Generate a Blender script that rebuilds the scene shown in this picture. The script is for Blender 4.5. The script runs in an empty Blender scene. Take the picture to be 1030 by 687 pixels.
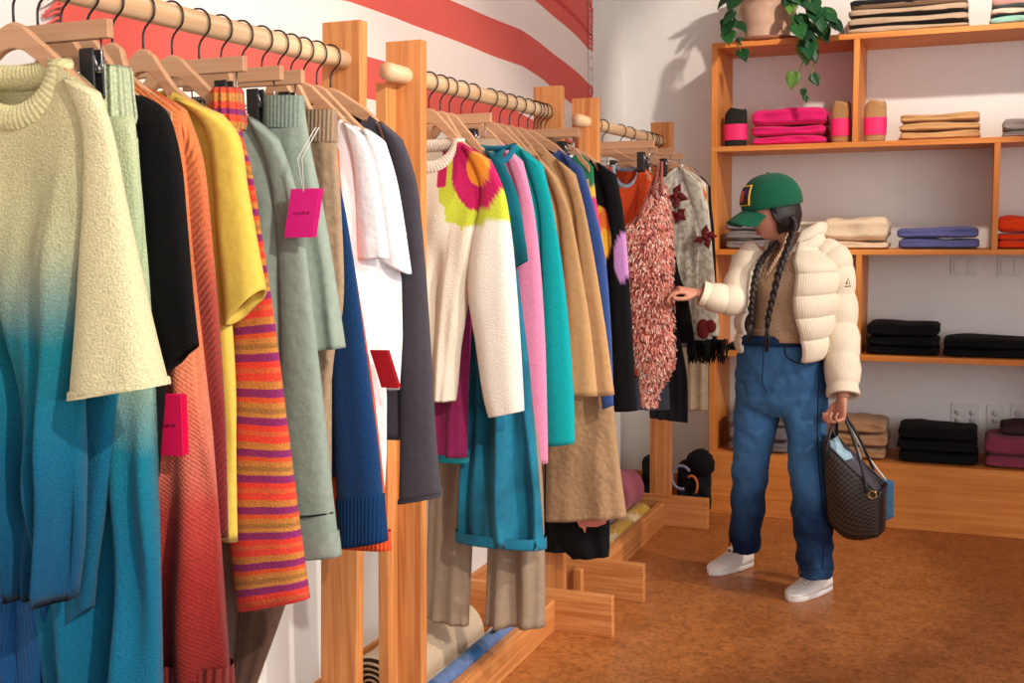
import bpy, bmesh, math, random
from mathutils import Vector, Matrix, noise
random.seed(7)
C = bpy.context.scene.collection
PI = math.pi
# ------------------------------------------------------------------ camera
CX, CY = 515.0, 343.5
V1, V2 = (985, 224), (-2340, 254)
F = math.sqrt(-(V1[0]-CX)*(V2[0]-CX)-(V1[1]-CY)*(V2[1]-CY))
def ray(px, py): return Vector((px-CX, -(py-CY), -F))
AY = ray(*V1).normalized()
AX = (-ray(*V2)).normalized(); AX = (AX-AY*AX.dot(AY)).normalized()
AZ = AX.cross(AY)
RW = Matrix((AX, AY, AZ))
HC = 1.45
CAM = Vector((0, 0, HC))
def P(px, py, ax, val):
    """the point of the photograph's pixel on a real plane x, y or z = val"""
    d = RW @ ray(px, py); i = 'xyz'.index(ax)
    return CAM + d*((val-CAM[i])/d[i])
cam_d = bpy.data.cameras.new('camera'); cam = bpy.data.objects.new('camera', cam_d); C.objects.link(cam)
m4 = RW.to_4x4(); m4.translation = CAM; cam.matrix_world = m4
cam_d.sensor_width = 36; cam_d.lens = F/1030*36; cam_d.clip_start = .05
bpy.context.scene.camera = cam

# ------------------------------------------------------------------ materials
def lin(c):
    return tuple((x/255/12.92 if x/255 <= .04045 else ((x/255+.055)/1.055)**2.4) for x in c)+(1,)
def newmat(name):
    m = bpy.data.materials.new(name); m.use_nodes = True; nt = m.node_tree
    return m, nt, nt.nodes['Principled BSDF']
def N(nt, t, **k):
    n = nt.nodes.new(t)
    for a, b in k.items(): setattr(n, a, b)
    return n
def L(nt, a, b): nt.links.new(a, b)
MATS = {}
def fabric(name, col, kind='wool', rough=.9, ramp=None, attr=False, bump=.5, vary=.12, stripes=None, sheen=.10):
    """cloth: colour (or dip-dyed ramp / knitted stripes), weave noise and a bump of the knit"""
    if name in MATS: return MATS[name]
    m, nt, b = newmat(name); MATS[name] = m
    b.inputs['Roughness'].default_value = rough
    b.inputs['Specular IOR Level'].default_value = .25
    if col and sum(col) < 160: sheen = 0
    b.inputs['Sheen Weight'].default_value = sheen; b.inputs['Sheen Roughness'].default_value = .5
    tc = N(nt, 'ShaderNodeTexCoord'); uv = tc.outputs['UV']; ob = tc.outputs['Object']
    sep = N(nt, 'ShaderNodeSeparateXYZ'); L(nt, uv, sep.inputs[0])
    if ramp:
        sg = N(nt, 'ShaderNodeSeparateXYZ'); L(nt, tc.outputs['Generated'], sg.inputs[0])
        nz = N(nt, 'ShaderNodeTexNoise'); nz.inputs['Scale'].default_value = 7; L(nt, ob, nz.inputs['Vector'])
        ma = N(nt, 'ShaderNodeMath', operation='MULTIPLY_ADD'); L(nt, nz.outputs['Fac'], ma.inputs[0]); ma.inputs[1].default_value = .10; L(nt, sg.outputs[2], ma.inputs[2])
        r = N(nt, 'ShaderNodeValToRGB'); L(nt, ma.outputs[0], r.inputs[0]); e = r.color_ramp.elements
        for i, (p, c) in enumerate(ramp):
            el = e[i] if i < 2 else e.new(p)
            el.position = p+.05; el.color = lin(c)
        base = r.outputs[0]
    elif stripes:
        per, cols = stripes
        nz = N(nt, 'ShaderNodeTexNoise'); nz.inputs['Scale'].default_value = 12; L(nt, ob, nz.inputs['Vector'])
        a = N(nt, 'ShaderNodeMath', operation='MULTIPLY_ADD'); L(nt, nz.outputs['Fac'], a.inputs[0]); a.inputs[1].default_value = .006; L(nt, sep.outputs[1], a.inputs[2])
        d = N(nt, 'ShaderNodeMath', operation='DIVIDE'); L(nt, a.outputs[0], d.inputs[0]); d.inputs[1].default_value = per
        fr = N(nt, 'ShaderNodeMath', operation='FRACT'); L(nt, d.outputs[0], fr.inputs[0])
        r = N(nt, 'ShaderNodeValToRGB'); L(nt, fr.outputs[0], r.inputs[0]); r.color_ramp.interpolation = 'LINEAR'; e = r.color_ramp.elements
        ent = []
        for i, (p, c) in enumerate(cols):
            nx = cols[i+1][0] if i+1 < len(cols) else 1
            ent += [(p+.012, c), (nx-.012, c)]
        for i, (p, c) in enumerate(ent):
            el = e[i] if i < 2 else e.new(p)
            el.position = p; el.color = lin(c)
        base = r.outputs[0]
    elif attr:
        a = N(nt, 'ShaderNodeAttribute'); a.attribute_name = 'Col'; base = a.outputs['Color']
    else:
        r = N(nt, 'ShaderNodeRGB'); r.outputs[0].default_value = lin(col); base = r.outputs[0]
    n1 = N(nt, 'ShaderNodeTexNoise'); n1.inputs['Scale'].default_value = {'wool':260,'knit':200,'woven':420,'denim':300,'plain':60,'fleece':160}.get(kind, 200)
    n1.inputs['Detail'].default_value = 5; L(nt, ob, n1.inputs['Vector'])
    mr = N(nt, 'ShaderNodeMapRange'); L(nt, n1.outputs['Fac'], mr.inputs[0]); mr.inputs[1].default_value = .3; mr.inputs[2].default_value = .7
    mr.inputs[3].default_value = 1-vary*1.6; mr.inputs[4].default_value = 1+vary
    mx = N(nt, 'ShaderNodeMix', data_type='RGBA', blend_type='MULTIPLY'); mx.inputs[0].default_value = 1
    L(nt, base, mx.inputs[6]); L(nt, mr.outputs[0], mx.inputs[7]); colout = mx.outputs[2]
    if kind == 'denim':
        n3 = N(nt, 'ShaderNodeTexNoise'); n3.inputs['Scale'].default_value = 9; n3.inputs['Detail'].default_value = 4; L(nt, ob, n3.inputs['Vector'])
        m3 = N(nt, 'ShaderNodeMapRange'); L(nt, n3.outputs['Fac'], m3.inputs[0]); m3.inputs[1].default_value=.35; m3.inputs[2].default_value=.7; m3.inputs[3].default_value=.75; m3.inputs[4].default_value=1.5
        m4_ = N(nt, 'ShaderNodeMix', data_type='RGBA', blend_type='MULTIPLY'); m4_.inputs[0].default_value = 1; L(nt, colout, m4_.inputs[6]); L(nt, m3.outputs[0], m4_.inputs[7]); colout = m4_.outputs[2]
    L(nt, colout, b.inputs['Base Color'])
    # height
    def sine(sock, freq, ph=0):
        a = N(nt, 'ShaderNodeMath', operation='MULTIPLY_ADD'); L(nt, sock, a.inputs[0]); a.inputs[1].default_value = freq*2*PI; a.inputs[2].default_value = ph
        s = N(nt, 'ShaderNodeMath', operation='SINE'); L(nt, a.outputs[0], s.inputs[0]); return s.outputs[0]
    def add(a, bb, k=1.0):
        s = N(nt, 'ShaderNodeMath', operation='MULTIPLY_ADD'); L(nt, a, s.inputs[0]); s.inputs[1].default_value = k; L(nt, bb, s.inputs[2]); return s.outputs[0]
    h = n1.outputs['Fac']
    if kind == 'rib':   h = add(sine(sep.outputs[0], 110), h, .6)
    if kind == 'ribwide': h = add(sine(sep.outputs[0], 62), h, .9)
    if kind == 'knit':
        f = sine(sep.outputs[0], 95); g = sine(sep.outputs[1], 120)
        mm = N(nt, 'ShaderNodeMath', operation='MULTIPLY'); L(nt, f, mm.inputs[0]); L(nt, g, mm.inputs[1]); h = add(mm.outputs[0], h, .35)
    if kind == 'cable':
        a = N(nt, 'ShaderNodeMath', operation='MULTIPLY_ADD'); L(nt, sep.outputs[1], a.inputs[0]); a.inputs[1].default_value = .9; L(nt, sep.outputs[0], a.inputs[2])
        h = add(sine(a.outputs[0], 85), h, .7)
    if kind in ('plain', 'woven', 'denim'):
        n2 = N(nt, 'ShaderNodeTexNoise'); n2.inputs['Scale'].default_value = 11; n2.inputs['Detail'].default_value = 3; L(nt, ob, n2.inputs['Vector'])
        h = add(n2.outputs['Fac'], h, 3.0)
    bp = N(nt, 'ShaderNodeBump'); bp.inputs['Strength'].default_value = bump; bp.inputs['Distance'].default_value = .004
    L(nt, h, bp.inputs['Height']); L(nt, bp.outputs[0], b.inputs['Normal'])
    return m
def simple(name, col, rough=.5, metal=0, spec=.5, noise_s=None, vary=.1, bump=0):
    if name in MATS: return MATS[name]
    m, nt, b = newmat(name); MATS[name] = m
    b.inputs['Roughness'].default_value = rough; b.inputs['Metallic'].default_value = metal; b.inputs['Specular IOR Level'].default_value = spec
    c = N(nt, 'ShaderNodeTexCoord'); n = N(nt, 'ShaderNodeTexNoise'); n.inputs['Scale'].default_value = noise_s or 20; n.inputs['Detail'].default_value = 4; L(nt, c.outputs['Object'], n.inputs['Vector'])
    mr = N(nt, 'ShaderNodeMapRange'); L(nt, n.outputs['Fac'], mr.inputs[0]); mr.inputs[1].default_value = .3; mr.inputs[2].default_value = .7; mr.inputs[3].default_value = 1-vary; mr.inputs[4].default_value = 1+vary
    mx = N(nt, 'ShaderNodeMix', data_type='RGBA', blend_type='MULTIPLY'); mx.inputs[0].default_value = 1; mx.inputs[6].default_value = lin(col); L(nt, mr.outputs[0], mx.inputs[7]); L(nt, mx.outputs[2], b.inputs['Base Color'])
    if bump:
        bp = N(nt, 'ShaderNodeBump'); bp.inputs['Strength'].default_value = bump; bp.inputs['Distance'].default_value = .003; L(nt, n.outputs['Fac'], bp.inputs['Height']); L(nt, bp.outputs[0], b.inputs['Normal'])
    return m
def wood(name, c1, c2, axis='z', rough=.45, scale=1.0):
    if name in MATS: return MATS[name]
    m, nt, b = newmat(name); MATS[name] = m
    b.inputs['Roughness'].default_value = rough; b.inputs['Specular IOR Level'].default_value = .4
    c = N(nt, 'ShaderNodeTexCoord'); mp = N(nt, 'ShaderNodeMapping'); L(nt, c.outputs['Object'], mp.inputs[0])
    s = [38*scale, 38*scale, 38*scale]; s['xyz'.index(axis)] = 1.6*scale; mp.inputs['Scale'].default_value = s
    n = N(nt, 'ShaderNodeTexNoise'); n.inputs['Scale'].default_value = 1.6; n.inputs['Detail'].default_value = 6; n.inputs['Distortion'].default_value = .6; L(nt, mp.outputs[0], n.inputs['Vector'])
    n2 = N(nt, 'ShaderNodeTexNoise'); n2.inputs['Scale'].default_value = 2.2; n2.inputs['Detail'].default_value = 2; L(nt, c.outputs['Object'], n2.inputs['Vector'])
    r = N(nt, 'ShaderNodeValToRGB'); L(nt, n.outputs['Fac'], r.inputs[0]); e = r.color_ramp.elements
    e[0].position = .33; e[0].color = lin(c2); e[1].position = .62; e[1].color = lin(c1)
    mr = N(nt, 'ShaderNodeMapRange'); L(nt, n2.outputs['Fac'], mr.inputs[0]); mr.inputs[1].default_value=.3; mr.inputs[2].default_value=.7; mr.inputs[3].default_value = .85; mr.inputs[4].default_value = 1.1
    mx = N(nt, 'ShaderNodeMix', data_type='RGBA', blend_type='MULTIPLY'); mx.inputs[0].default_value = 1; L(nt, r.outputs[0], mx.inputs[6]); L(nt, mr.outputs[0], mx.inputs[7]); L(nt, mx.outputs[2], b.inputs['Base Color'])
    bp = N(nt, 'ShaderNodeBump'); bp.inputs['Strength'].default_value = .12; bp.inputs['Distance'].default_value = .002; L(nt, n.outputs['Fac'], bp.inputs['Height']); L(nt, bp.outputs[0], b.inputs['Normal'])
    return m
FIR1, FIR2 = (216, 148, 88), (184, 112, 58)
W_Z = wood('fir_upright', FIR1, FIR2, 'z'); W_X = wood('fir_along_x', FIR1, FIR2, 'x'); W_Y = wood('fir_along_y', FIR1, FIR2, 'y')
PLY1, PLY2 = (228, 146, 70), (208, 120, 48)
PLY_X = wood('ply_along_x', PLY1, PLY2, 'x', .5, .6); PLY_Z = wood('ply_upright', PLY1, PLY2, 'z', .5, .6)
DOWEL = wood('dowel_wood', (232, 196, 156), (214, 172, 128), 'y', .5)
HANG_W = wood('hanger_wood', (206, 160, 122), (190, 140, 104), 'x', .42)
STEEL = simple('dark_steel', (70, 66, 66), .35, .9)
CLIPM = simple('clip_black', (34, 32, 33), .45)
CHROME = simple('clip_chrome', (170, 170, 175), .25, 1)

# ------------------------------------------------------------------ mesh building
class MB:
    def __init__(s): s.v = []; s.f = []; s.uv = []; s.col = []
    def vert(s, p, col=(1, 1, 1, 1)): s.v.append(tuple(p)); s.col.append(col); return len(s.v)-1
    def face(s, idx, uv=None): s.f.append(tuple(idx)); s.uv.append(uv or [(0, 0)]*len(idx))
    def box(s, a, b):
        x0, y0, z0 = a; x1, y1, z1 = b; i = len(s.v)
        for z in (z0, z1):
            for x, y in ((x0, y0), (x1, y0), (x1, y1), (x0, y1)): s.vert((x, y, z))
        for q in ((3,2,1,0), (4,5,6,7), (0,1,5,4), (1,2,6,5), (2,3,7,6), (3,0,4,7)):
            s.face([i+k for k in q], [(0,0),(1,0),(1,1),(0,1)])
        return s
    def obox(s, c, ax, ay, az, h):
        """oriented box: centre, three unit axes, half sizes"""
        i = len(s.v); c = Vector(c)
        for k in (-1, 1):
            for a, b in ((-1,-1), (1,-1), (1,1), (-1,1)): s.vert(c+ax*a*h[0]+ay*b*h[1]+az*k*h[2])
        for q in ((3,2,1,0), (4,5,6,7), (0,1,5,4), (1,2,6,5), (2,3,7,6), (3,0,4,7)):
            s.face([i+k for k in q], [(0,0),(1,0),(1,1),(0,1)])
        return s
    def grid(s, rows, closed=False, cols=None, uvs=None):
        """rows of points; closed joins each row into a ring"""
        nr, nc = len(rows), len(rows[0]); i0 = len(s.v)
        for r, row in enumerate(rows):
            for c, p in enumerate(row): s.vert(p, cols[r][c] if cols else (1,1,1,1))
        if uvs is None:
            uvs = []; dv = 0
            for r, row in enumerate(rows):
                if r: dv += (Vector(row[nc//2])-Vector(rows[r-1][nc//2])).length
                du = 0; ur = [(0, dv)]
                for c in range(1, nc+1):
                    du += (Vector(row[c % nc])-Vector(row[c-1])).length; ur.append((du, dv))
                uvs.append(ur)
        n = nc if closed else nc-1
        for r in range(nr-1):
            for c in range(n):
                d = (c+1) % nc
                a = uvs[r][c]; b = uvs[r][c+1] if c+1 < len(uvs[r]) else uvs[r][d]
                e = uvs[r+1][c+1] if c+1 < len(uvs[r+1]) else uvs[r+1][d]; g = uvs[r+1][c]
                s.face((i0+r*nc+c, i0+r*nc+d, i0+(r+1)*nc+d, i0+(r+1)*nc+c), [a, b, e, g])
        return i0
    def cap(s, ring): s.face(list(ring), [(0, 0)]*len(ring))
    def tube(s, pts, rad, n=10, caps=True, flat=1.0, up=None):
        """round tube along pts; rad number or list; flat squashes the second axis"""
        pts = [Vector(p) for p in pts]
        if not isinstance(rad, (list, tuple)): rad = [rad]*len(pts)
        rows = []; prev = None
        for i, p in enumerate(pts):
            t = (pts[min(i+1, len(pts)-1)]-pts[max(i-1, 0)]).normalized()
            if prev is None:
                a = (up or (Vector((0, 0, 1)) if abs(t.z) < .9 else Vector((1, 0, 0)))).cross(t).normalized()
            else: a = (prev-t*prev.dot(t)).normalized()
            prev = a; b = t.cross(a)
            rows.append([p+(a*math.cos(k/n*2*PI)+b*math.sin(k/n*2*PI)*flat)*rad[i] for k in range(n)])
        i0 = s.grid(rows, True)
        if caps:
            s.cap([i0+k for k in range(n)][::-1]); s.cap([i0+(len(rows)-1)*n+k for k in range(n)])
        return s
    def lathe(s, c, prof, n=24, ax=1.0, ay=1.0):
        rows = [[(c[0]+r*ax*math.cos(k/n*2*PI), c[1]+r*ay*math.sin(k/n*2*PI), c[2]+z) for k in range(n)] for r, z in prof]
        R0 = max(r for r, _ in prof)
        s.grid(rows, True, None, [[(k/n*2*PI*R0, z) for k in range(n+1)] for r, z in prof]); return s
    def ball(s, c, r, nu=16, nv=10, M=None):
        rows = []
        for j in range(nv+1):
            th = PI*j/nv
            row = []
            for k in range(nu):
                d = Vector((r[0]*math.sin(th)*math.cos(2*PI*k/nu), r[1]*math.sin(th)*math.sin(2*PI*k/nu), r[2]*math.cos(th)))
                if M: d = M @ d
                row.append(Vector(c)+d)
            rows.append(row)
        s.grid(rows, True); return s
WL = {}
def bbox(mb):
    xs = [v[0] for v in mb.v]; ys = [v[1] for v in mb.v]; zs = [v[2] for v in mb.v]
    return (min(xs), min(ys), min(zs)), (max(xs), max(ys), max(zs))
def obj(name, mb, mat, parent=None, label=None, cat=None, group=None, kind=None, smooth=True, bevel=0, sub=0, solid=0, origin=None, weld=False):
    if parent is not None: o0 = WL[parent.name]
    elif origin is not None: o0 = Vector(origin)
    else:
        a, b = bbox(mb); o0 = Vector(((a[0]+b[0])/2, (a[1]+b[1])/2, a[2]))
    me = bpy.data.meshes.new(name)
    me.from_pydata([tuple(Vector(v)-o0) for v in mb.v], [], mb.f)
    uvl = me.uv_layers.new(name='UVMap'); k = 0
    flat = [c for u in mb.uv for q in u for c in q[:2]]
    uvl.data.foreach_set('uv', flat)
    ca = me.color_attributes.new('Col', 'FLOAT_COLOR', 'POINT')
    ca.data.foreach_set('color', [x for c in mb.col for x in (tuple(c)+(1,))[:4]])
    me.materials.append(mat); me.update(); me.validate()
    bm = bmesh.new(); bm.from_mesh(me)
    if weld: bmesh.ops.remove_doubles(bm, verts=bm.verts, dist=.0002)
    bmesh.ops.recalc_face_normals(bm, faces=bm.faces); bm.to_mesh(me); bm.free()
    if smooth:
        me.polygons.foreach_set('use_smooth', [True]*len(me.polygons))
    o = bpy.data.objects.new(name, me); C.objects.link(o)
    if parent is not None: o.parent = parent; WL[o.name] = o0
    else: o.location = o0; WL[o.name] = o0
    if bevel:
        m = o.modifiers.new('bevel', 'BEVEL'); m.width = bevel; m.segments = 2; m.limit_method = 'ANGLE'
        if smooth: 
            me.polygons.foreach_set('use_smooth', [False]*len(me.polygons))
    if solid:
        m = o.modifiers.new('solid', 'SOLIDIFY'); m.thickness = solid; m.offset = 0
    if sub:
        m = o.modifiers.new('sub', 'SUBSURF'); m.levels = sub; m.render_levels = sub
    if label: o['label'] = label
    if cat: o['category'] = cat
    if group: o['group'] = group
    if kind: o['kind'] = kind
    return o
def thing(name, label, cat, loc, group=None):
    o = bpy.data.objects.new(name, None); C.objects.link(o); o.location = loc; o.empty_display_size = .05
    o['label'] = label; o['category'] = cat
    if group: o['group'] = group
    WL[o.name] = Vector(loc); return o
def interp(tab, x):
    if x <= tab[0][0]: return tab[0][1]
    for (a, b), (c, d) in zip(tab, tab[1:]):
        if x <= c: return b+(d-b)*(x-a)/(c-a) if c > a else d
    return tab[-1][1]
def catmull(pts, n):
    """n points along a smooth curve through tuples"""
    out = []; m = len(pts)-1
    for i in range(n):
        t = i/(n-1)*m; k = min(int(t), m-1); f = t-k
        p0 = pts[max(k-1, 0)]; p1 = pts[k]; p2 = pts[k+1]; p3 = pts[min(k+2, m)]
        out.append(tuple(.5*((2*b)+(-a+c)*f+(2*a-5*b+4*c-d)*f*f+(-a+3*b-3*c+d)*f**3) for a, b, c, d in zip(p0, p1, p2, p3)))
    return out
# ------------------------------------------------------------------ room
WX, WY = -1.80, 6.05
def wallmat(name, col):
    return simple(name, col, .7, spec=.3, noise_s=6, vary=.025, bump=.03)
WALL = wallmat('white_paint', (238, 234, 228))
def struct(name, mb, mat, **k): 
    o = obj(name, mb, mat, kind='structure', smooth=False, **k); return o
RX = 2.9; FY = -3.2; HT = 3.3
struct('wall_left', MB().box((WX-.12, FY, 0), (WX, WY+.12, HT)), WALL)
struct('wall_back', MB().box((WX, WY, 0), (RX, WY+.12, HT)), WALL)
struct('ceiling', MB().box((WX-.12, FY, HT), (RX+.1, WY+.12, HT+.1)), WALL)
# right wall: tall shop window openings let the daylight in
m = MB(); m.box((RX, FY, 0), (RX+.12, WY+.12, .5)); m.box((RX, FY, 2.9), (RX+.12, WY+.12, HT))
for a, b in ((FY, -2.9), (.1, .4), (3.6, WY+.12)): m.box((RX, a, .5), (RX+.12, b, 2.9))
struct('wall_right', m, WALL)
# wall behind the camera with a shop front
m = MB(); m.box((WX-.12, FY-.12, 0), (RX+.12, FY, .4)); m.box((WX-.12, FY-.12, 2.9), (RX+.12, FY, HT))
for a, b in ((WX-.12, -1.5), (.5, .75), (2.6, RX+.12)): m.box((a, FY-.12, .4), (b, FY, 2.9))
struct('wall_front', m, WALL)
# cork-like hardboard floor
def floor_mat():
    m, nt, b = newmat('cork_floor'); c = N(nt, 'ShaderNodeTexCoord'); o = c.outputs['Object']
    n1 = N(nt, 'ShaderNodeTexNoise'); n1.inputs['Scale'].default_value = 9; n1.inputs['Detail'].default_value = 8; n1.inputs['Roughness'].default_value = .7; L(nt, o, n1.inputs['Vector'])
    n2 = N(nt, 'ShaderNodeTexNoise'); n2.inputs['Scale'].default_value = 42; n2.inputs['Detail'].default_value = 6; n2.inputs['Distortion'].default_value = 1.2; L(nt, o, n2.inputs['Vector'])
    r = N(nt, 'ShaderNodeValToRGB'); L(nt, n1.outputs['Fac'], r.inputs[0]); e = r.color_ramp.elements
    e[0].position = .3; e[0].color = lin((156, 92, 44)); e[1].position = .72; e[1].color = lin((192, 122, 66))
    r2 = N(nt, 'ShaderNodeValToRGB'); L(nt, n2.outputs['Fac'], r2.inputs[0]); e = r2.color_ramp.elements
    e[0].position = .36; e[0].color = (.6, .56, .52, 1); e[1].position = .52; e[1].color = (1, 1, 1, 1); q = e.new(.7); q.color = (1.25, 1.2, 1.1, 1)
    mx = N(nt, 'ShaderNodeMix', data_type='RGBA', blend_type='MULTIPLY'); mx.inputs[0].default_value = .8; L(nt, r.outputs[0], mx.inputs[6]); L(nt, r2.outputs[0], mx.inputs[7]); L(nt, mx.outputs[2], b.inputs['Base Color'])
    b.inputs['Roughness'].default_value = .33; b.inputs['Specular IOR Level'].default_value = .35
    bp = N(nt, 'ShaderNodeBump'); bp.inputs['Strength'].default_value = .06; bp.inputs['Distance'].default_value = .003; L(nt, n2.outputs['Fac'], bp.inputs['Height']); L(nt, bp.outputs[0], b.inputs['Normal'])
    return m
struct('floor', MB().box((WX-.12, FY-.12, -.08), (RX+.12, WY+.12, 0)), floor_mat())
struct('baseboard_left', MB().box((WX, FY, 0), (WX+.015, WY, .105)), W_Y, bevel=.003)
struct('baseboard_back', MB().box((WX+.015, WY-.015, 0), (-1.235, WY, .105)), W_X, bevel=.003)

# ------------------------------------------------------------------ light
sc = bpy.context.scene
w = bpy.data.worlds.new('sky'); sc.world = w; w.use_nodes = True
bg = w.node_tree.nodes['Background']; bg.inputs[0].default_value = (.75, .87, 1, 1); bg.inputs[1].default_value = .6
def area(name, loc, tgt, sx, sy, power, col, spread=180):
    d = bpy.data.lights.new(name, 'AREA'); d.shape = 'RECTANGLE'; d.size = sx; d.size_y = sy; d.energy = power; d.color = col; d.spread = math.radians(spread)
    o = bpy.data.objects.new(name, d); C.objects.link(o); o.location = loc
    o.rotation_euler = (Vector(tgt)-Vector(loc)).to_track_quat('-Z', 'Y').to_euler(); return o
# daylight entering the shop front and the side windows
area('shopfront_daylight', (.6, FY+.02, 1.7), (.6, 0, 1.5), 3.4, 2.3, 24, (.93, .96, 1))
area('side_window_daylight', (RX-.02, -1.4, 1.75), (0, -1.4, 1.6), 2.7, 2.2, 62, (.95, .97, 1))
area('side_window_daylight', (RX-.02, 2.0, 1.75), (0, 2.0, 1.5), 3.0, 2.2, 62, (.95, .97, 1))
# low sun through the right-hand windows
def sun(dirv, power, ang, col):
    d = bpy.data.lights.new('low_sun', 'SUN'); d.energy = power; d.angle = math.radians(ang); d.color = col
    o = bpy.data.objects.new('low_sun', d); C.objects.link(o); o.location = (3, -3, 4)
    o.rotation_euler = Vector(dirv).to_track_quat('-Z', 'Y').to_euler()
# ceiling track spots, warm white
def spot(loc, tgt, power, size, blend=.4, rad=.04, col=(1, .90, .78)):
    d = bpy.data.lights.new('track_spot', 'SPOT'); d.energy = power; d.spot_size = math.radians(size); d.spot_blend = blend; d.shadow_soft_size = rad; d.color = col
    o = bpy.data.objects.new('track_spot', d); C.objects.link(o); o.location = loc
    o.rotation_euler = (Vector(tgt)-Vector(loc)).to_track_quat('-Z', 'Y').to_euler()
spot((.1, 4.25, 3.2), (-.65, 6.0, 2.15), 150, 56)
spot((1.5, .5, 3.0), (-1.4, 1.75, 1.2), 350, 50)
spot((1.5, 2.0, 3.0), (-1.45, 3.25, 1.2), 270, 46)
spot((1.9, 3.75, 2.9), (-.8, 4.55, .95), 260, 44)
sc.view_settings.view_transform = 'Standard'; sc.view_settings.look = 'None'; sc.view_settings.gamma = 1; sc.view_settings.use_curve_mapping = False
sc.view_settings.exposure = 0.0

# ------------------------------------------------------------------ striped wall hanging
def blanket():
    Ys = [1.913+i*(5.425-1.913)/150 for i in range(151)]
    Cw, Sal, Red = lin((250, 232, 220)), lin((226, 96, 84)), lin((208, 58, 50))
    PW = lin((246, 236, 226))
    def b(tab, y): return interp(tab, y)
    tB1 = [(1.9, 2.15), (3.0, 2.26), (4.51, 2.262), (4.78, 2.239), (5.07, 2.203), (5.28, 2.17), (5.43, 2.14)]
    tB0 = [(1.9, 2.03), (3.1, 2.132), (3.43, 2.133), (4.24, 2.117), (4.53, 2.115), (4.8, 2.088), (4.94, 2.064), (5.28, 2.0), (5.43, 1.98)]
    tC1 = [(1.9, 1.93), (2.83, 1.974), (3.17, 1.983), (3.59, 1.982), (4.1, 1.965), (4.78, 1.888), (5.1, 1.86), (5.43, 1.80)]
    bands = [('r', lambda y: b(tB1, y)+.30), ('d', lambda y: b(tB1, y)+.26), ('r', lambda y: b(tB1, y)+.20), ('w', lambda y: b(tB1, y)+.155+.02*(y > 9)), ]
    def zc(y):   # list of (z, colour below it)
        t = b(tB1, y)
        return [(2.95, Cw), (t+.42, Sal), (t+.26, Red), (t+.235, Sal), (t+.165, Cw), (t, Sal), (b(tB0, y), Cw), (b(tC1, y), Sal), (b(tC1, y)-.13, Cw), (b(tC1, y)-.16, PW), (b(tC1, y)-.30, Cw)]
    m = MB(); nz = 0
    # each band is three rows so that colour edges stay crisp
    rows = []; cols = []
    for k in range(10):
        for e in (0.0, .33, .66, .995):
            row = []; cr = []
            for y in Ys:
                q = zc(y); z = q[k][0]+(q[k+1][0]-q[k][0])*e
                d = .006+.010*(1+math.sin(y*9+z*2)*.6+math.sin(y*3.1+1)*.4)*.6
                row.append((WX+d, y, z)); cr.append(q[k][1])
            rows.append(row); cols.append(cr)
    m.grid(rows, False, cols)
    t = thing('wall_hanging', 'cream cloth with wide salmon red stripes hung along the left wall', 'wall hanging', (WX+.01, 3.6, 1.5))
    obj('cloth', m, fabric('blanket_cloth', None, 'woven', attr=True, bump=.25, vary=.05), t, smooth=True, solid=.004)
    rnd = random.Random(3)
    for side, ye in ((1, 5.425), (-1, 1.913)):
        fr = MB()
        z = 2.95
        while z > 1.52:
            q = zc(ye); c = [x[1] for x in q if x[0] >= z]; c = c[-1] if c else Cw
            c = tuple(min(1, v*1.1) for v in c[:3])+(1,)
            i0 = len(fr.v); ln = .03+rnd.random()*.03; dz = -.012-rnd.random()*.03
            fr.tube([(WX+.014, ye-.004*side, z), (WX+.02+rnd.random()*.01, ye+side*ln*.5, z+dz*.3), (WX+.014, ye+side*ln, z+dz)], [.004, .0035, .002], 5)
            for i in range(i0, len(fr.v)): fr.col[i] = c
            z -= .011
        obj('fringe', fr, fabric('blanket_fringe', None, 'wool', attr=True, bump=.3), t)
blanket()

# ------------------------------------------------------------------ garment racks
XR, ZR = -1.40, 1.845
def rack(Y0, Y1, label, full_cleat):
    t = thing('garment_rack', label, 'clothes rack', (XR, (Y0+Y1)/2, 0), 'wooden garment racks along the left wall')
    for k, Y in ((0, Y0), (1, Y1)):
        s = -1 if k == 0 else 1
        pl = (Y-.03, Y) if k == 0 else (Y-.08, Y-.05)
        yy = (Y, Y+.035) if k == 0 else (Y-.05, Y-.015)
        pm = MB().box((XR-.055, yy[0], 0.0), (XR+.048, yy[1], 1.935))
        if Y0 < 2: pm.v = [(x-.062*(1-z/1.935), y, z) for x, y, z in pm.v]      # this frame leans a little
        if full_cleat and k == 0: pm.v = [(x-.034*(1-z/1.935), y, z) for x, y, z in pm.v]
        obj('post', pm, W_Z, t, bevel=.002, smooth=False)
        obj('foot_board', MB().box((-1.76, pl[0], 0), (-1.16, pl[1], .15)), W_X, t, bevel=.003, smooth=False)
        if k == 0:
            if full_cleat:
                cm = MB().box((XR-.055, Y-.055, .0), (XR-.024, Y, ZR-.022)); cm.v = [(x-.034*(1-z/1.935), y, z) for x, y, z in cm.v]
                obj('cleat', cm, W_Z, t, bevel=.002, smooth=False)
            else:
                obj('cleat', MB().box((XR-.02, Y-.04, ZR-.16), (XR+.02, Y, ZR-.022)), W_Z, t, bevel=.008, smooth=False)
                obj('peg', MB().box((XR-.035, Y-.065, 0), (XR+.0, Y-.032, .115)), W_Z, t, bevel=.004, smooth=False)
    y0r = Y0-.10; y1r = Y1-.045
    m = MB(); m.tube([(XR, y0r+(y1r-y0r)*i/12, ZR) for i in range(13)], .0225, 24)
    obj('hanging_rail', m, DOWEL, t, smooth=True)
    for x in (-1.405, -1.755):
        obj('base_rail', MB().box((x, Y0+.002, .0), (x+.03, Y1-.08, .115)), W_Y, t, bevel=.003, smooth=False)
rack(1.18, 2.455, 'wooden garment rack nearest the camera, hung with long ombre knits', False)
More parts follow.
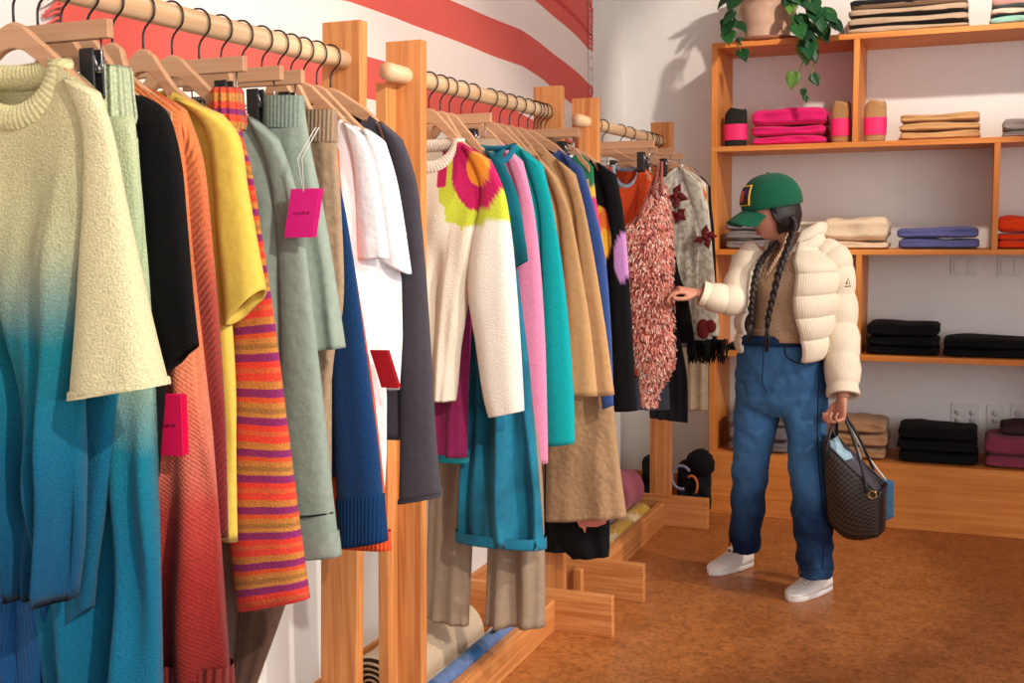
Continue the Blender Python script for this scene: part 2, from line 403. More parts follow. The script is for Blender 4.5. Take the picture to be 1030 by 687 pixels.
rack(2.72, 3.85, 'middle wooden garment rack with the cream graphic sweater at its front', True)
rack(4.21, 5.40, 'farthest wooden garment rack, beside the wall shelving', False)

# ------------------------------------------------------------------ wall shelving
def shelving():
    x0, x1 = -1.233, .95; yf, yb = 5.66, WY-.001; th = .026
    t = thing('shelving_unit', 'orange plywood wall shelving filled with folded knitwear', 'shelves', ((x0+x1)/2, (yf+yb)/2, 0))
    for z in (2.332, 1.833, 1.329, .826):
        obj('shelf', MB().box((x0, yf, z-th), (x1, yb, z)), PLY_X, t, bevel=.002, smooth=False)
    obj('base', MB().box((x0, yf, 0), (x1, yb, .312)), PLY_X, t, bevel=.002, smooth=False)
    def X(px, py): return P(px, py, 'y', yf).x
    ups = [(x0, .312, 2.306), (x1-.026, .312, 2.306), (X(858, 90), 1.833, 2.306), (X(999, 190), 1.329, 1.807),
           (X(860, 300), .826, 1.303), (X(1010, 400)+.35, .312, .80), (X(722, 300)+.62, .312, .80)]
    for x, za, zb in ups[:6]:
        # uprights stand between the shelves
        lv = [.312, .826, 1.329, 1.833, 2.332]
        for a, b in zip(lv, lv[1:]):
            if za <= a+.01 and zb >= b-th-.01:
                obj('divider', MB().box((x, yf+.001, a), (x+.026, yb, b-th)), PLY_Z, t, bevel=.002, smooth=False)
shelving()
# ------------------------------------------------------------------ garments
def PX(px, py, Y): p = P(px, py, 'y', Y); return p.x, p.z
def smooth(a, b, x):
    t = max(0, min(1, (x-a)/(b-a))); return t*t*(3-2*t)
def cloth_tube(m, pairs, Y, dep=.45, n=28, rows=26, fold=.10, k=3, seed=0, mirror=None, dmax=.05, closetop=True, colf=None, tuck=.02, lean=0.0):
    """closed cloth tube; pairs = (xl, zl, xr, zr) edge points from top to bottom in world metres"""
    rnd = random.Random(seed); ph = [rnd.random()*6.28 for _ in range(4)]
    P4 = catmull(pairs, rows); R = []; Cc = []
    def ring(xl, zl, xr, zr, t, sc_=1.0, dz=0):
        cx, cz = (xl+xr)/2, (zl+zr)/2; hx, hz = (xr-xl)/2*sc_, (zr-zl)/2*sc_
        w = math.hypot(hx, hz); d = min(dmax, max(.008, w*dep))*sc_; row = []; cr = []
        for j in range(n):
            a = 2*PI*j/n; c, s = math.cos(a), math.sin(a)
            c2 = math.copysign(abs(c)**.8, c); s2 = math.copysign(abs(s)**.8, s)
            f = fold*t*(math.sin(k*c*2.2+ph[0]+t*1.4)+.6*math.sin(k*1.9*c+ph[1]-t*2))
            nn = noise.noise(Vector((c*1.5+seed, t*5, s+seed*3)))*.35*fold*4
            g = 1+(f+nn*.5)*abs(s)
            x = cx+hx*c2; z = cz+hz*c2+dz; y = Y+lean*t+d*s2*g+d*.35*f
            if mirror is not None: x = 2*mirror-x
            row.append((x, y, z))
            if colf: cr.append(colf(x, y, z, t))
        return row, cr
    seq = [(P4[0], 0, .35, .0)] if closetop else []
    seq += [(p, i/(rows-1), 1, 0) for i, p in enumerate(P4)]
    if tuck: seq += [(P4[-1], 1, .9, .001), (P4[-1], 1, .86, tuck)]
    for p, t, s_, dz in seq:
        r, c = ring(*p, t, s_, dz); R.append(r); Cc.append(c)
    i0 = m.grid(R, True, Cc if colf else None)
    if closetop: m.cap([i0+q for q in range(n)][::-1])
    return m
def pxpairs(pp, Y):
    out = []
    for q in pp:
        if len(q) == 3: y, a, b = q; q = (a, y, b, y)
        xl, zl = PX(q[0], q[1], Y); xr, zr = PX(q[2], q[3], Y); out.append((xl, zl, xr, zr))
    return out
def body_mesh(m, Y, xc, nk, tip, side, T=.026, nu=22, nv=44, scoop=.05, back=.0, fold=.3, seed=0, hemtilt=0, colf=None, vneck=False):
    nw = abs(nk[0]-xc); nz = nk[1]; tw = tip[0]-xc; tz = tip[1]
    tab = sorted([(z, x-xc) for x, z in [tip]+side])
    zb = tab[0][0]; rnd = random.Random(seed); ph = [rnd.random()*6.28 for _ in range(5)]
    rows = []; cols = []; uvs = []
    for r in range(nv+2):
        tuck = r > nv; t = min(1, r/nv)**1.15; row = []; cr = []; ur = []
        for j in range(4*nu):
            s = -1 if j < 2*nu else 1
            u = -1+j/nu if j < 2*nu else 1-(j-2*nu)/nu
            au = abs(u); xt = au*tw
            if xt < nw:
                q = xt/nw
                dip = (scoop if s < 0 else back)*((1-q) if vneck and s < 0 else math.sqrt(max(0, 1-q*q)))
                zt = nz-dip
            else:
                q = (xt-nw)/max(.001, tw-nw); zt = nz+(tz-nz)*(q**1.25)
            z = zt+(zb+hemtilt*u-zt)*t
            w = interp(tab, min(z, tz)); x = xc+u*(w*(1-(1-t)**6)+tw*(1-t)**6)
            prof = max(0, 1-au**2.6)**.5
            th = T*(.45+.55*min(1, t*5))*prof
            f = math.sin(u*5.5+ph[0]+t*1.2)+.7*math.sin(u*10+ph[1]-t)+.4*math.sin(u*17+ph[2]+t*3)
            nn = noise.noise(Vector((u*2.5+seed*5, t*4, s*1.0+seed)))
            y = Y+s*th*(.9 if tuck else 1)+fold*T*(f*.5*smooth(0, .7, t)+nn*1.2*smooth(0, .3, t))*prof**.5
            if tuck: z += .012
            row.append((x, y, z)); ur.append((x-xc+(0 if s < 0 else .8), z))
            if colf: cr.append(colf(x, y, z, t))
        ur.append((ur[-1][0]+.01, ur[-1][1])); rows.append(row); uvs.append(ur)
        if colf: cols.append(cr)
    m.grid(rows, True, cols if colf else None, uvs)
    return m
def neckring(m, Y, xc, nk, scoop, back, rad=.010, T=.014, vneck=False, ribs=True):
    nw = abs(nk[0]-xc); nz = nk[1]; pts = []; K_ = 248
    for i in range(K_+1):
        a = 2*PI*i/K_; c, s = math.cos(a), math.sin(a); q = abs(c)
        dip = (scoop if s < 0 else back)*((1-q) if vneck and s < 0 else math.sqrt(max(0, 1-q*q)))
        pts.append((xc+nw*c*.98, Y+T*s*.8, nz-dip+rad*.35))
    m.tube(pts, [rad*(1.0+(.06*math.cos(i*PI*.5) if ribs else 0)) for i in range(len(pts))], 10, caps=False, flat=.62, up=Vector((0, 1, 0))); return m
def hanger(Y, xc, what, w=.2, tilt=0.0, zt=1.768, nk=None, tip=None):
    """shaped wooden hanger hooked on the rail"""
    t = thing('clothes_hanger', 'shaped wooden hanger holding the '+what, 'hanger', (XR, Y, 1.66), 'shaped wooden hangers on the racks')
    m = MB(); rows = []
    for i in range(25):
        u = -1+i/12; x = xc+u*w; z = zt-.012-.105*abs(u)**1.25+.0*u+tilt*u
        if nk: z = interp([(0, zt-.014), (.02, zt-.018), (nk[0], nk[1]-.004), (max(nk[0]+.02, tip[0]), tip[1]-.012+.0)], abs(u)*w)
        h = .021-.009*abs(u); d = .0075+.004*abs(u)**2; y = Y+.012*u*u*0
        rows.append([(x, Y-d, z-h), (x, Y+d, z-h), (x, Y+d, z+h*.8), (x, Y, z+h), (x, Y-d, z+h*.8)])
    i0 = m.grid(rows, True); m.cap([i0+k for k in range(5)]); m.cap([i0+24*5+k for k in range(5)][::-1])
    obj('wooden_arms', m, HANG_W, t, smooth=False, bevel=.0015)
    m = MB(); hook_pts(m, Y, xc, zt); obj('hook', m, STEEL, t)
    return t
def hook_pts(m, Y, xc, zt):
    pts = [(XR+.0285*math.cos(math.radians(a)), Y, ZR-.002+.0285*math.sin(math.radians(a))) for a in range(190, -46, -14)]
    pts += [(XR+.006, Y, ZR-.034), (XR+.001, Y, ZR-.044), (XR, Y, ZR-.055), (XR, Y, zt-.012)]
    m.tube(pts, .0021, 8)
def clip_hanger(Y, xc, what, w=.17, zt=1.776, clipx=(-.11, .11), clips=True):
    t = thing('clip_hanger', 'flat wooden clip hanger holding the '+what, 'hanger', (XR, Y, 1.66), 'flat wooden clip hangers on the racks')
    obj('bar', MB().box((xc-w, Y-.007, zt-.029), (xc+w, Y+.007, zt)), HANG_W, t, smooth=False, bevel=.0015)
    m = MB(); hook_pts(m, Y, (XR+xc)/2, zt-.004); obj('hook', m, STEEL, t)
    m = MB(); zc = zt-.075
    m.tube([(xc-w+.02, Y, zt-.028), (xc-w+.02, Y, zc+.01), (xc-w+.026, Y, zc), (xc+w-.026, Y, zc), (xc+w-.02, Y, zc+.01), (xc+w-.02, Y, zt-.028)], .0016, 6)
    obj('wire', m, CHROME, t)
    for dx in clipx:
        c = MB(); x = xc+dx
        c.box((x-.014, Y-.013, zc-.045), (x+.014, Y-.008, zc+.032)); c.box((x-.014, Y+.008, zc-.045), (x+.014, Y+.013, zc+.032))
        c.box((x-.014, Y-.013, zc-.045), (x+.014, Y+.013, zc-.038))
        k = obj('clip', c, CLIPM, t, smooth=False, bevel=.002)
        s = MB(); s.tube([(x+.014, Y-.011, zc+.02), (x+.016, Y-.004, zc-.004), (x+.016, Y+.004, zc-.004), (x+.014, Y+.011, zc+.02)], .0022, 6); s.tube([(x-.014, Y, zc), (x+.017, Y, zc)], .006, 8)
        obj('spring', s, CHROME, k)
    return t
HM = {}
def top(name, label, cat, Y, mat, nk, tip, side, xc=XR, sleeves=None, smat=None, T=.026, scoop=.05, back=.008, neck='crew', nmat=None,
        fold=.3, seed=0, what=None, hang=True, hw=None, cuff=None, hemband=None, sdy=-.012, sdep=.42, colf=None, hemtilt=0, group='garments on the racks', sfold=.1, sname='sleeve', nrad=.009):
    nkw, tipw = PX(*nk, Y), PX(*tip, Y); sw = [PX(*p, Y) for p in side]
    zmin = min(z for _, z in sw)
    t = thing(name, label, cat, (xc, Y, zmin), group)
    m = body_mesh(MB(), Y, xc, nkw, tipw, sw, T, scoop=scoop, back=back, fold=fold, seed=seed, colf=colf, hemtilt=hemtilt, vneck=(neck == 'v'),
                  nu=44 if colf else 22, nv=110 if colf else 44)
    b = obj('body', m, mat, t)
    nm = nmat or mat
    if neck in ('crew', 'v'): obj('neckband', neckring(MB(), Y, xc, nkw, scoop, back, rad=nrad, vneck=(neck == 'v')), nm, t)
    if neck == 'strap': pass
    if sleeves:
        pp = pxpairs(sleeves, Y+sdy)
        for mi in (None, xc):
            m = MB(); cloth_tube(m, pp, Y+sdy, dep=sdep, seed=seed+3, mirror=mi, fold=sfold, colf=colf, rows=60 if colf else 30, n=40 if colf else 28)
            s = obj(sname, m, smat or mat, t)
            if cuff:
                h, cm = cuff; e = pp[-1]; f0 = catmull(pp, 60)[int(60*(1-h))]
                m = MB(); g = .0035
                q = [(f0[0]-g, f0[1], f0[2]+g, f0[3]), ((f0[0]+e[0])/2-g, (f0[1]+e[1])/2, (f0[2]+e[2])/2+g, (f0[3]+e[3])/2), (e[0]-g, e[1]-.002, e[2]+g, e[3]-.002)]
                cloth_tube(m, q, Y+sdy, dep=sdep*1.02, seed=seed+3, mirror=mi, fold=sfold, rows=8, closetop=False, dmax=.054)
                obj('cuff', m, cm, s)
    if hemband:
        hgt, hm = hemband; e = sw[-1]; w = e[0]-xc; m = MB()
        cloth_tube(m, [(xc-w-.003, zmin+hgt, xc+w+.003, zmin+hgt), (xc-w-.004, zmin-.003, xc+w+.004, zmin-.003)], Y, dep=T*(1.05+.7*min(1, fold))/abs(w), rows=5, fold=0, closetop=False)
        obj('hem_band', m, hm, t)
    if hang: hanger(Y, XR, what or label, w=min(.25, max(.06, tipw[0]-XR-.012)), nk=(max(.03, nkw[0]-XR), nkw[1]), tip=(max(.05, tipw[0]-XR), tipw[1]-.008))
    return t
def tag_card(px, py, w, h, Y, col, label, string_from=None, writing=True, ang=.0):
    """folded price tag hanging from a string"""
    x, z = PX(px, py, Y); mt = simple('tag_%d_%d' % (col[0], col[1]), col, .45, vary=.02)
    t = thing('price_tag', label, 'tag', (x, Y, z-h), 'price tags on the garments')
    ca, sa = math.cos(ang), math.sin(ang)
    for i, (dy, sl) in enumerate(((0, .0), (.012, .25))):
        m = MB(); ax = Vector((math.cos(sl+ang*0), math.sin(sl), 0)); az = Vector((math.sin(ang), 0, math.cos(ang)))
        c = Vector((x, Y, z))+ax*w/2-az*h/2+Vector((0, dy*.2, 0))
        m.obox(c, ax, ax.cross(az).normalized(), az, (w/2, .0006, h/2)); p = obj('card', m, mt, t, smooth=False)
        if i == 0 and writing:
            # one short line of handwriting
            m = MB(); rnd = random.Random(px); k = []
            for q in range(26):
                u = -.3+q/25*.6; k.append(c+ax*u*w+az*(.0035*math.sin(q*2.1)*rnd.random()+.002*math.sin(q*.9))-Vector((0, .0012, 0)))
            m.tube(k, .0006, 4); obj('writing', m, simple('tag_ink', (110, 20, 60), .6), p)
    if string_from:
        sx, sz = PX(*string_from, Y); m = MB()
        m.tube([(sx-.003, Y, sz), (x+w*.28, Y-.002, (z+sz)/2), (x+w*.42, Y, z-.006)], .0009, 5); m.tube([(sx+.004, Y, sz), (x+w*.45, Y-.004, (z+sz)/2), (x+w*.45, Y, z-.006)], .0009, 5)
        obj('string', m, simple('tag_string', (235, 232, 226), .8), t)
    return t
def panel(name, label, cat, Y, mat, rows, part='body', dep=.2, fold=.45, k=3, seed=0, group='garments on the racks', dmax=.038, band=None, hangw=None, what=None, hxc=None, nr=40, clipx=None, extra=None, clips=True):
    """skirts, trousers and cloths traced by their two edges; rows of (y, xl, xr) or (xl, yl, xr, yr)"""
    if rows and isinstance(rows[0], tuple): rows = [rows]
    allp = [pxpairs(r, Y) for r in rows]
    zmin = min(min(q[1], q[3]) for r in allp for q in r); xs = [(q[0]+q[2])/2 for r in allp for q in r]
    t = thing(name, label, cat, (sum(xs)/len(xs), Y, zmin), group)
    for i, r in enumerate(allp):
        m = MB(); cloth_tube(m, r, Y+(.012*i), dep=dep, fold=fold, k=k, seed=seed+i, n=44, rows=nr, dmax=dmax)
        obj(part, m, mat if not isinstance(mat, list) else mat[i], t)
    if band:
        bm_, h, wid = band; q = allp[0][0]; m = MB()
        x0 = wid[0] if wid else q[0]; x1 = wid[1] if wid else q[2]
        cloth_tube(m, [(x0-.003, q[1]+.003, x1+.003, q[3]+.003), (x0-.004, q[1]-h, x1+.004, q[3]-h)], Y, dep=dep*1.1, rows=5, fold=0, dmax=dmax*1.1, closetop=False, tuck=0)
        obj('waistband', m, bm_, t)
    if hangw:
        clip_hanger(Y, hxc if hxc is not None else sum(xs)/len(xs), what or label, w=hangw, clipx=clipx or (-.11, .11))
    return t
# ------------------------------------------------------------------ rack 1
f_ombre = fabric('ombre_teal_knit', None, 'wool', ramp=[(0, (0, 66, 104)), (.28, (0, 98, 130)), (.50, (16, 122, 138)), (.68, (184, 184, 144)), (1, (212, 202, 154))], bump=.9)
f_cream_s = fabric('pale_lime_knit', (226, 218, 172), 'wool', bump=.9)
f_cream_r = fabric('pale_lime_rib', (216, 210, 158), 'wool', bump=.6)
top('ombre_sweater', 'cream to teal dip-dyed wool sweater, frontmost on the nearest rack', 'sweater', 1.40, f_ombre, (62, 66), (100, 95),
    [(106, 130), (94, 240), (82, 400), (74, 520), (70, 604)], sleeves=[(66, 78, 99, 94), (84, 128, 112, 132), (86, 200, 125, 202), (83, 262, 137, 262), (80, 330, 150, 325), (76, 401, 164, 386)],
    smat=f_cream_s, nmat=f_cream_r, scoop=.085, back=.02, T=.035, fold=.85, nrad=.021, seed=1, what='dip-dyed cream and teal sweater', cuff=(.035, f_cream_s), sdep=.5)
panel('blue_trousers', 'blue knitted trousers clipped behind the frontmost ombre sweater', 'trousers', 1.45, fabric('blue_knit', (10, 78, 132), 'rib'),
      [[(92, -60, 82), (300, -60, 20), (680, -70, 14), (960, -75, 8)], [(92, -40, 92), (300, -10, 90), (680, -6, 36), (960, -6, 36)]], part='leg', hangw=.165, hxc=-1.42, what='blue knitted trousers', seed=4, clipx=(-.13, .125))
f_g2 = fabric('green_teal_ombre', None, 'wool', ramp=[(0, (0, 84, 116)), (.4, (0, 104, 136)), (.56, (10, 120, 142)), (.74, (176, 194, 150)), (1, (196, 206, 162))], bump=.8)
f_g2s = fabric('teal_sleeve_knit', (4, 124, 156), 'rib', bump=.6)
x2 = PX(113, 90, 1.5)[0]
t = top('turtleneck_dress', 'pale green to teal turtleneck knit dress with a ribbed collar', 'dress', 1.50, f_g2, (128, 118), (139, 140),
    [(144, 170), (152, 270), (158, 395), (161, 520), (165, 700), (168, 860)], xc=x2-.085, scoop=.0, neck='none', T=.03, fold=1.2, seed=2, what='turtleneck knit dress', hw=.1)
m = MB(); z0 = PX(113, 118, 1.5)[1]; z1 = PX(113, 66, 1.5)[1]; r = (PX(130, 90, 1.5)[0]-PX(97, 90, 1.5)[0])/2
m.lathe((x2, 1.5, z0-.01), [(r*1.02, 0), (r*1.1, .012), (r*1.02, (z1-z0)*.5), (r*.98, (z1-z0)), (r*.86, (z1-z0)+.008), (r*.75, (z1-z0)), (r*.72, .02)], 32, 1, 1.1)
obj('ribbed_collar', m, fabric('green_rib', (196, 206, 164), 'ribwide', bump=1.0), t)
m = cloth_tube(MB(), pxpairs([(118, 96, 134), (250, 96, 142), (395, 74, 120), (480, 68, 110), (560, 62, 98), (64, 634, 92, 610)], 1.468), 1.468, seed=8, fold=.2, dep=.4)
obj('sleeve', m, f_g2, t)
top('black_wide_sleeve_top', 'black knit top with wide cropped sleeve, between turtleneck and orange sweater', 'top', 1.56, fabric('black_knit', (11, 10, 12), 'knit', vary=.2, bump=.3), (128, 92), (150, 100),
    [(160, 140), (165, 250), (166, 400), (160, 480)], sleeves=[(112, 92, 146, 97), (122, 112, 168, 114), (130, 150, 181, 160), (138, 200, 187, 220), (148, 290, 193, 290), (166, 376, 199, 346)],
    what='black wide-sleeved knit top', seed=5, sdep=.3, sfold=.15)
f_or = fabric('orange_red_ombre', None, 'knit', ramp=[(0, (116, 26, 22)), (.18, (150, 38, 32)), (.31, (192, 68, 58)), (.42, (236, 130, 104)), (.6, (240, 142, 94)), (1, (240, 136, 76))], bump=.5)
f_or2 = fabric('orange_red_cable', None, 'cable', ramp=[(0, (110, 24, 28)), (.3, (138, 40, 42)), (.55, (180, 76, 62)), (.78, (230, 122, 74)), (1, (240, 134, 74))], bump=.6)
top('orange_sweater_dress', 'long orange to brick red ombre knit dress with a pink tag on it', 'dress', 1.62, f_or, (129, 80), (182, 112),
    [(189, 150), (194, 240), (203, 330), (214, 430), (223, 550), (231, 660), (232, 694)], sleeves=[(150, 90, 186, 112), (178, 145, 203, 160), (186, 235, 212, 240), (196, 330, 220, 330), (204, 430, 226, 430), (210, 540, 229, 540)],
    smat=f_or2, T=.034, fold=.8, seed=6, sdy=.016, what='orange to brick red ombre dress', hemband=(.045, fabric('brick_rib', (128, 34, 28), 'ribwide', bump=1)), sdep=.5)
tag_card(152, 396, .062, .105, 1.565, (238, 20, 88), 'hot pink folded price tag hanging on the orange to red dress')
f_ye = fabric('yellow_jersey', (228, 196, 84), 'plain', bump=.35, vary=.05)
top('yellow_t_shirt', 'mustard yellow short sleeved t-shirt beside the striped turtleneck', 't-shirt', 1.70, f_ye, (175, 92), (226, 124),
    [(226, 160), (229, 250), (234, 340), (237, 420), (239, 545)], sleeves=[(178, 98, 222, 116), (208, 128, 240, 140), (217, 180, 248, 190), (221, 240, 257, 240), (230, 328, 266, 291)],
    T=.026, fold=.4, seed=7, what='mustard yellow t-shirt', sdep=.55)
ST = (.112, [(0, (146, 44, 104)), (.13, (232, 88, 44)), (.21, (206, 132, 62)), (.30, (170, 116, 58)), (.38, (212, 140, 66)), (.45, (146, 44, 104)), (.58, (238, 66, 48)), (.68, (224, 100, 56)), (.76, (240, 70, 52)), (.88, (208, 130, 60))])
f_st = fabric('striped_knit', None, 'wool', stripes=ST, bump=.7)
x6 = PX(229, 104, 1.78)[0]
t = top('striped_turtleneck', 'orange and magenta striped wool turtleneck with a long wide sleeve', 'sweater', 1.78, f_st, (240, 122), (244, 130),
    [(247, 170), (250, 300), (250, 400), (246, 478)], xc=x6-.03, scoop=0, neck='none', fold=.4, seed=9, what='orange striped turtleneck', hw=.08,
    sleeves=[(206, 104, 238, 124), (226, 160, 252, 168), (234, 235, 263, 236), (234, 330, 276, 326), (231, 420, 288, 424), (231, 520, 300, 520), (241, 614, 311, 602)], sdep=.3)
m = MB(); z0 = PX(229, 124, 1.78)[1]; z1 = PX(229, 90, 1.78)[1]; r = (PX(243, 100, 1.78)[0]-PX(215, 100, 1.78)[0])/2
m.lathe((x6, 1.78, z0-.012), [(r*1.0, 0), (r*1.08, .012), (r*1.0, (z1-z0)*.6), (r*.96, (z1-z0)+.008), (r*.84, (z1-z0)+.014), (r*.76, (z1-z0)+.004), (r*.74, .02)], 32, 1, 1.1)
ST2 = (.052, [(0, (214, 140, 66)), (.3, (238, 84, 50)), (.55, (150, 44, 110)), (.75, (240, 80, 52))])
obj('ribbed_collar', m, fabric('striped_rib', None, 'ribwide', stripes=ST2, bump=1), t)
panel('brown_trousers', 'brown wide trousers clipped behind the striped turtleneck', 'trousers', 1.86, [fabric('brown_twill', (104, 78, 62), 'plain', bump=.3), fabric('taupe_twill', (128, 112, 100), 'plain', bump=.3)],
      [[(160, 205, 228), (300, 215, 246), (400, 224, 266), (480, 236, 285), (560, 244, 300), (690, 236, 258), (720, 232, 250)], [(160, 190, 240), (400, 205, 262), (560, 212, 250), (690, 214, 240), (730, 214, 236)]], part='leg', hangw=.16, hxc=-1.455, what='brown wide trousers', seed=12)
f_sage = fabric('sage_cotton', (146, 160, 146), 'plain', bump=.5, vary=.06)
t = top('sage_sweatshirt', 'sage green long sleeved sweatshirt with a dark seam above its cuff', 'sweatshirt', 1.93, f_sage, (240, 112), (279, 142),
    [(286, 200), (292, 290), (297, 320), (298, 400), (292, 450)], sleeves=[(250, 116, 280, 142), (270, 170, 295, 182), (279, 240, 306, 242), (283, 330, 316, 330), (283, 420, 326, 420), (284, 500, 334, 500), (293, 561, 341, 558)],
    T=.03, fold=.5, seed=13, what='sage green sweatshirt', cuff=(.085, fabric('sage_rib', (150, 160, 148), 'plain', bump=.3)))
m = MB(); e = catmull(pxpairs([(284, 500, 334, 500), (287, 518, 336, 515)], 1.918), 3)[-1]
m.tube([(e[0]+(e[2]-e[0])*q/10, 1.918-.5*(e[2]-e[0])/2*.85*math.sin(PI*q/10)**.6-.004, e[1]+(e[3]-e[1])*q/10) for q in range(11)], .0022, 6)
obj('dark_seam', m, simple('dark_thread', (24, 26, 30), .8), t, label='dark seam stitched above the cuff')
x8 = PX(288, 110, 2.0)[0]
panel('sage_shorts', 'sage green cotton shorts clipped by the waist, pink tag hanging in front', 'shorts', 2.0, f_sage,
      [[(98, 268, 304), (150, 270, 312), (200, 278, 322), (270, 292, 334), (292, 356, 345, 350)], [(98, 262, 300), (150, 262, 306), (200, 264, 312), (350, 262, 316)]], part='leg', hangw=.155, hxc=-1.46, what='sage green shorts', seed=14, dep=.35, dmax=.04,
      band=(fabric('sage_band', (138, 154, 142), 'rib', bump=.35), .06, None), clipx=(-.11, .09))
tag_card(293, 190, .062, .094, 1.88, (226, 36, 136), 'pink folded price tag on a white string in front of the sage shorts', string_from=(319, 128), ang=.2)
panel('tan_cargo_trousers', 'tan cotton trousers with high gathered waistband, behind the sage shorts', 'trousers', 2.07, fabric('tan_cotton', (160, 134, 106), 'plain', bump=.6),
      [[(112, 303, 337), (142, 304, 338), (200, 306, 342), (300, 308, 345), (370, 302, 334), (540, 296, 322)], [(112, 300, 332), (142, 298, 330), (300, 296, 330), (540, 296, 330)]], part='leg', hangw=.15, hxc=-1.45, what='tan cotton trousers', seed=15, dep=.35,
      band=(fabric('tan_band', (154, 128, 102), 'rib', bump=.5), .062, None))
f_navy = fabric('navy_knit', (9, 54, 100), 'wool', bump=.8)
top('navy_sweater', 'deep blue wool sweater with a long ribbed cuff, on the nearest rack', 'sweater', 2.13, f_navy, (316, 148), (336, 168),
    [(342, 210), (348, 300), (352, 400), (356, 480)], sleeves=[(318, 150, 337, 168), (330, 205, 347, 212), (333, 280, 358, 280), (334, 370, 370, 370), (338, 460, 381, 458), (343, 550, 388, 543)],
    seed=16, what='deep blue wool sweater', cuff=(.12, fabric('navy_rib', (9, 52, 96), 'rib', bump=.35)))
f_red = fabric('orange_red_wool', (230, 84, 32), 'wool', bump=.6)
top('orange_red_sweater', 'bright orange-red wool sweater showing a thin edge beside white shirts', 'sweater', 2.18, f_red, (322, 132), (341, 152),
    [(347, 200), (356, 250), (366, 320), (377, 400), (387, 490), (392, 552)], seed=17, T=.028, what='bright orange-red wool sweater', hemband=(.04, fabric('orange_red_rib', (222, 78, 30), 'rib')))
f_wh = fabric('white_cotton', (240, 238, 238), 'plain', bump=.5, vary=.02)
top('white_tunic', 'long white cotton tunic, the nearer of two white shirts', 'shirt', 2.23, f_wh, (343, 119), (364, 138),
    [(371, 180), (378, 240), (384, 320), (389, 400), (388, 460), (384, 530)], sleeves=[(346, 122, 366, 138), (355, 160, 376, 165), (358, 210, 384, 210), (360, 262, 391, 260)], seed=18, T=.03, fold=.5, what='long white cotton tunic')
tag_card(372, 352, .042, .085, 2.17, (176, 24, 32), 'dark red folded price tag hanging in front of the white tunic', ang=-.32, writing=False)
top('white_t_shirt', 'short white t-shirt with a loose sleeve, next to the charcoal top', 't-shirt', 2.285, f_wh, (358, 126), (386, 144),
    [(392, 200), (404, 280), (405, 340), (402, 392)], sleeves=[(366, 128, 387, 144), (372, 175, 398, 180), (378, 225, 406, 225), (386, 262, 413, 276)], seed=19, T=.03, fold=.5, what='short white t-shirt', sdep=.6)
top('charcoal_top', 'charcoal long sleeved cotton top, last on the nearest rack', 'top', 2.345, fabric('charcoal_cotton', (66, 62, 70), 'plain', bump=.25, vary=.05), (372, 116), (403, 142),
    [(404, 190), (406, 260), (408, 350), (410, 442)], sleeves=[(382, 122, 405, 142), (398, 180, 419, 185), (403, 260, 427, 260), (403, 350, 433, 350), (403, 440, 438, 440), (402, 506, 443, 498)], seed=20,
    what='charcoal long sleeved top', cuff=(.03, fabric('charcoal_hem', (62, 58, 66), 'plain', bump=.2)))
# ------------------------------------------------------------------ rack 2
LIME, MAG, ORG, WHT, PCH = lin((196, 206, 60)), lin((190, 24, 88)), lin((240, 150, 50)), lin((240, 232, 218)), lin((226, 206, 178))
def col_h1(x, y, z, t):
    # knitted-in motif of curved colour fields over the shoulder
    a, b = x+1.40, z-1.50
    n = noise.noise(Vector((x*9, z*9, 2.)))*.012
    if b > .24: return WHT
    d = math.hypot(a-.155, (b-.105)*.8)+n
    if d < .035: return ORG
    if d < .082: return MAG
    if a > .06 and b > -.035+n*2 and d > .082: return LIME
    d2 = math.hypot(a-.02, b-.13)
    if .03 < a < .065 and b > .06+n and b < .2: return MAG
    if .04 < a < .11 and b > -.06+(.11-a)*1.2: return LIME
    return WHT if a > .13 else lin((232, 220, 200))
top('graphic_sweater', 'cream wool sweater with lime, magenta and orange shapes over the shoulder', 'sweater', 2.86, fabric('graphic_wool', None, 'wool', attr=True, bump=.7, vary=.05), (462, 142), (494, 163),
    [(492, 190), (482, 240), (472, 300), (464, 350), (458, 404)], sleeves=[(466, 146, 494, 162), (484, 188, 508, 196), (475, 245, 515, 242), (471, 290, 519, 288), (479, 345, 523, 342), (486, 395, 526, 393), (492, 420, 527, 413)],
    nmat=fabric('cream_rib', (240, 226, 208), 'wool', bump=.6), scoop=.075, back=.015, nrad=.018, T=.034, fold=.45, seed=31, what='cream graphic sweater', colf=col_h1, sdep=.45)
top('wine_top', 'wine red top with a narrow teal hem, glimpsed under the graphic sweater', 'top', 2.93, fabric('wine_jersey', (140, 34, 84), 'plain', bump=.2), (470, 150), (476, 170),
    [(476, 230), (476, 300), (472, 380), (470, 464)], seed=32, what='wine red top', hemband=(.012, fabric('teal_hem', (0, 112, 118), 'plain')))
xd = PX(503, 500, 2.99)[0]
f_den = fabric('teal_denim', (24, 108, 134), 'denim', bump=.35)
top('denim_dress', 'teal blue denim dress with short sleeves, hem stitched, middle rack', 'dress', 2.99, f_den, (482, 148), (505, 166),
    [(513, 200), (523, 280), (532, 360), (540, 450), (548, 551)], xc=xd, sleeves=[(488, 150, 507, 164), (500, 190, 520, 195), (508, 230, 527, 232), (513, 272, 531, 262)], smat=fabric('dark_teal_denim', (0, 84, 98), 'denim', bump=.3),
    seed=33, T=.035, fold=.9, what='teal denim dress', hw=.12, hemband=(.03, f_den))
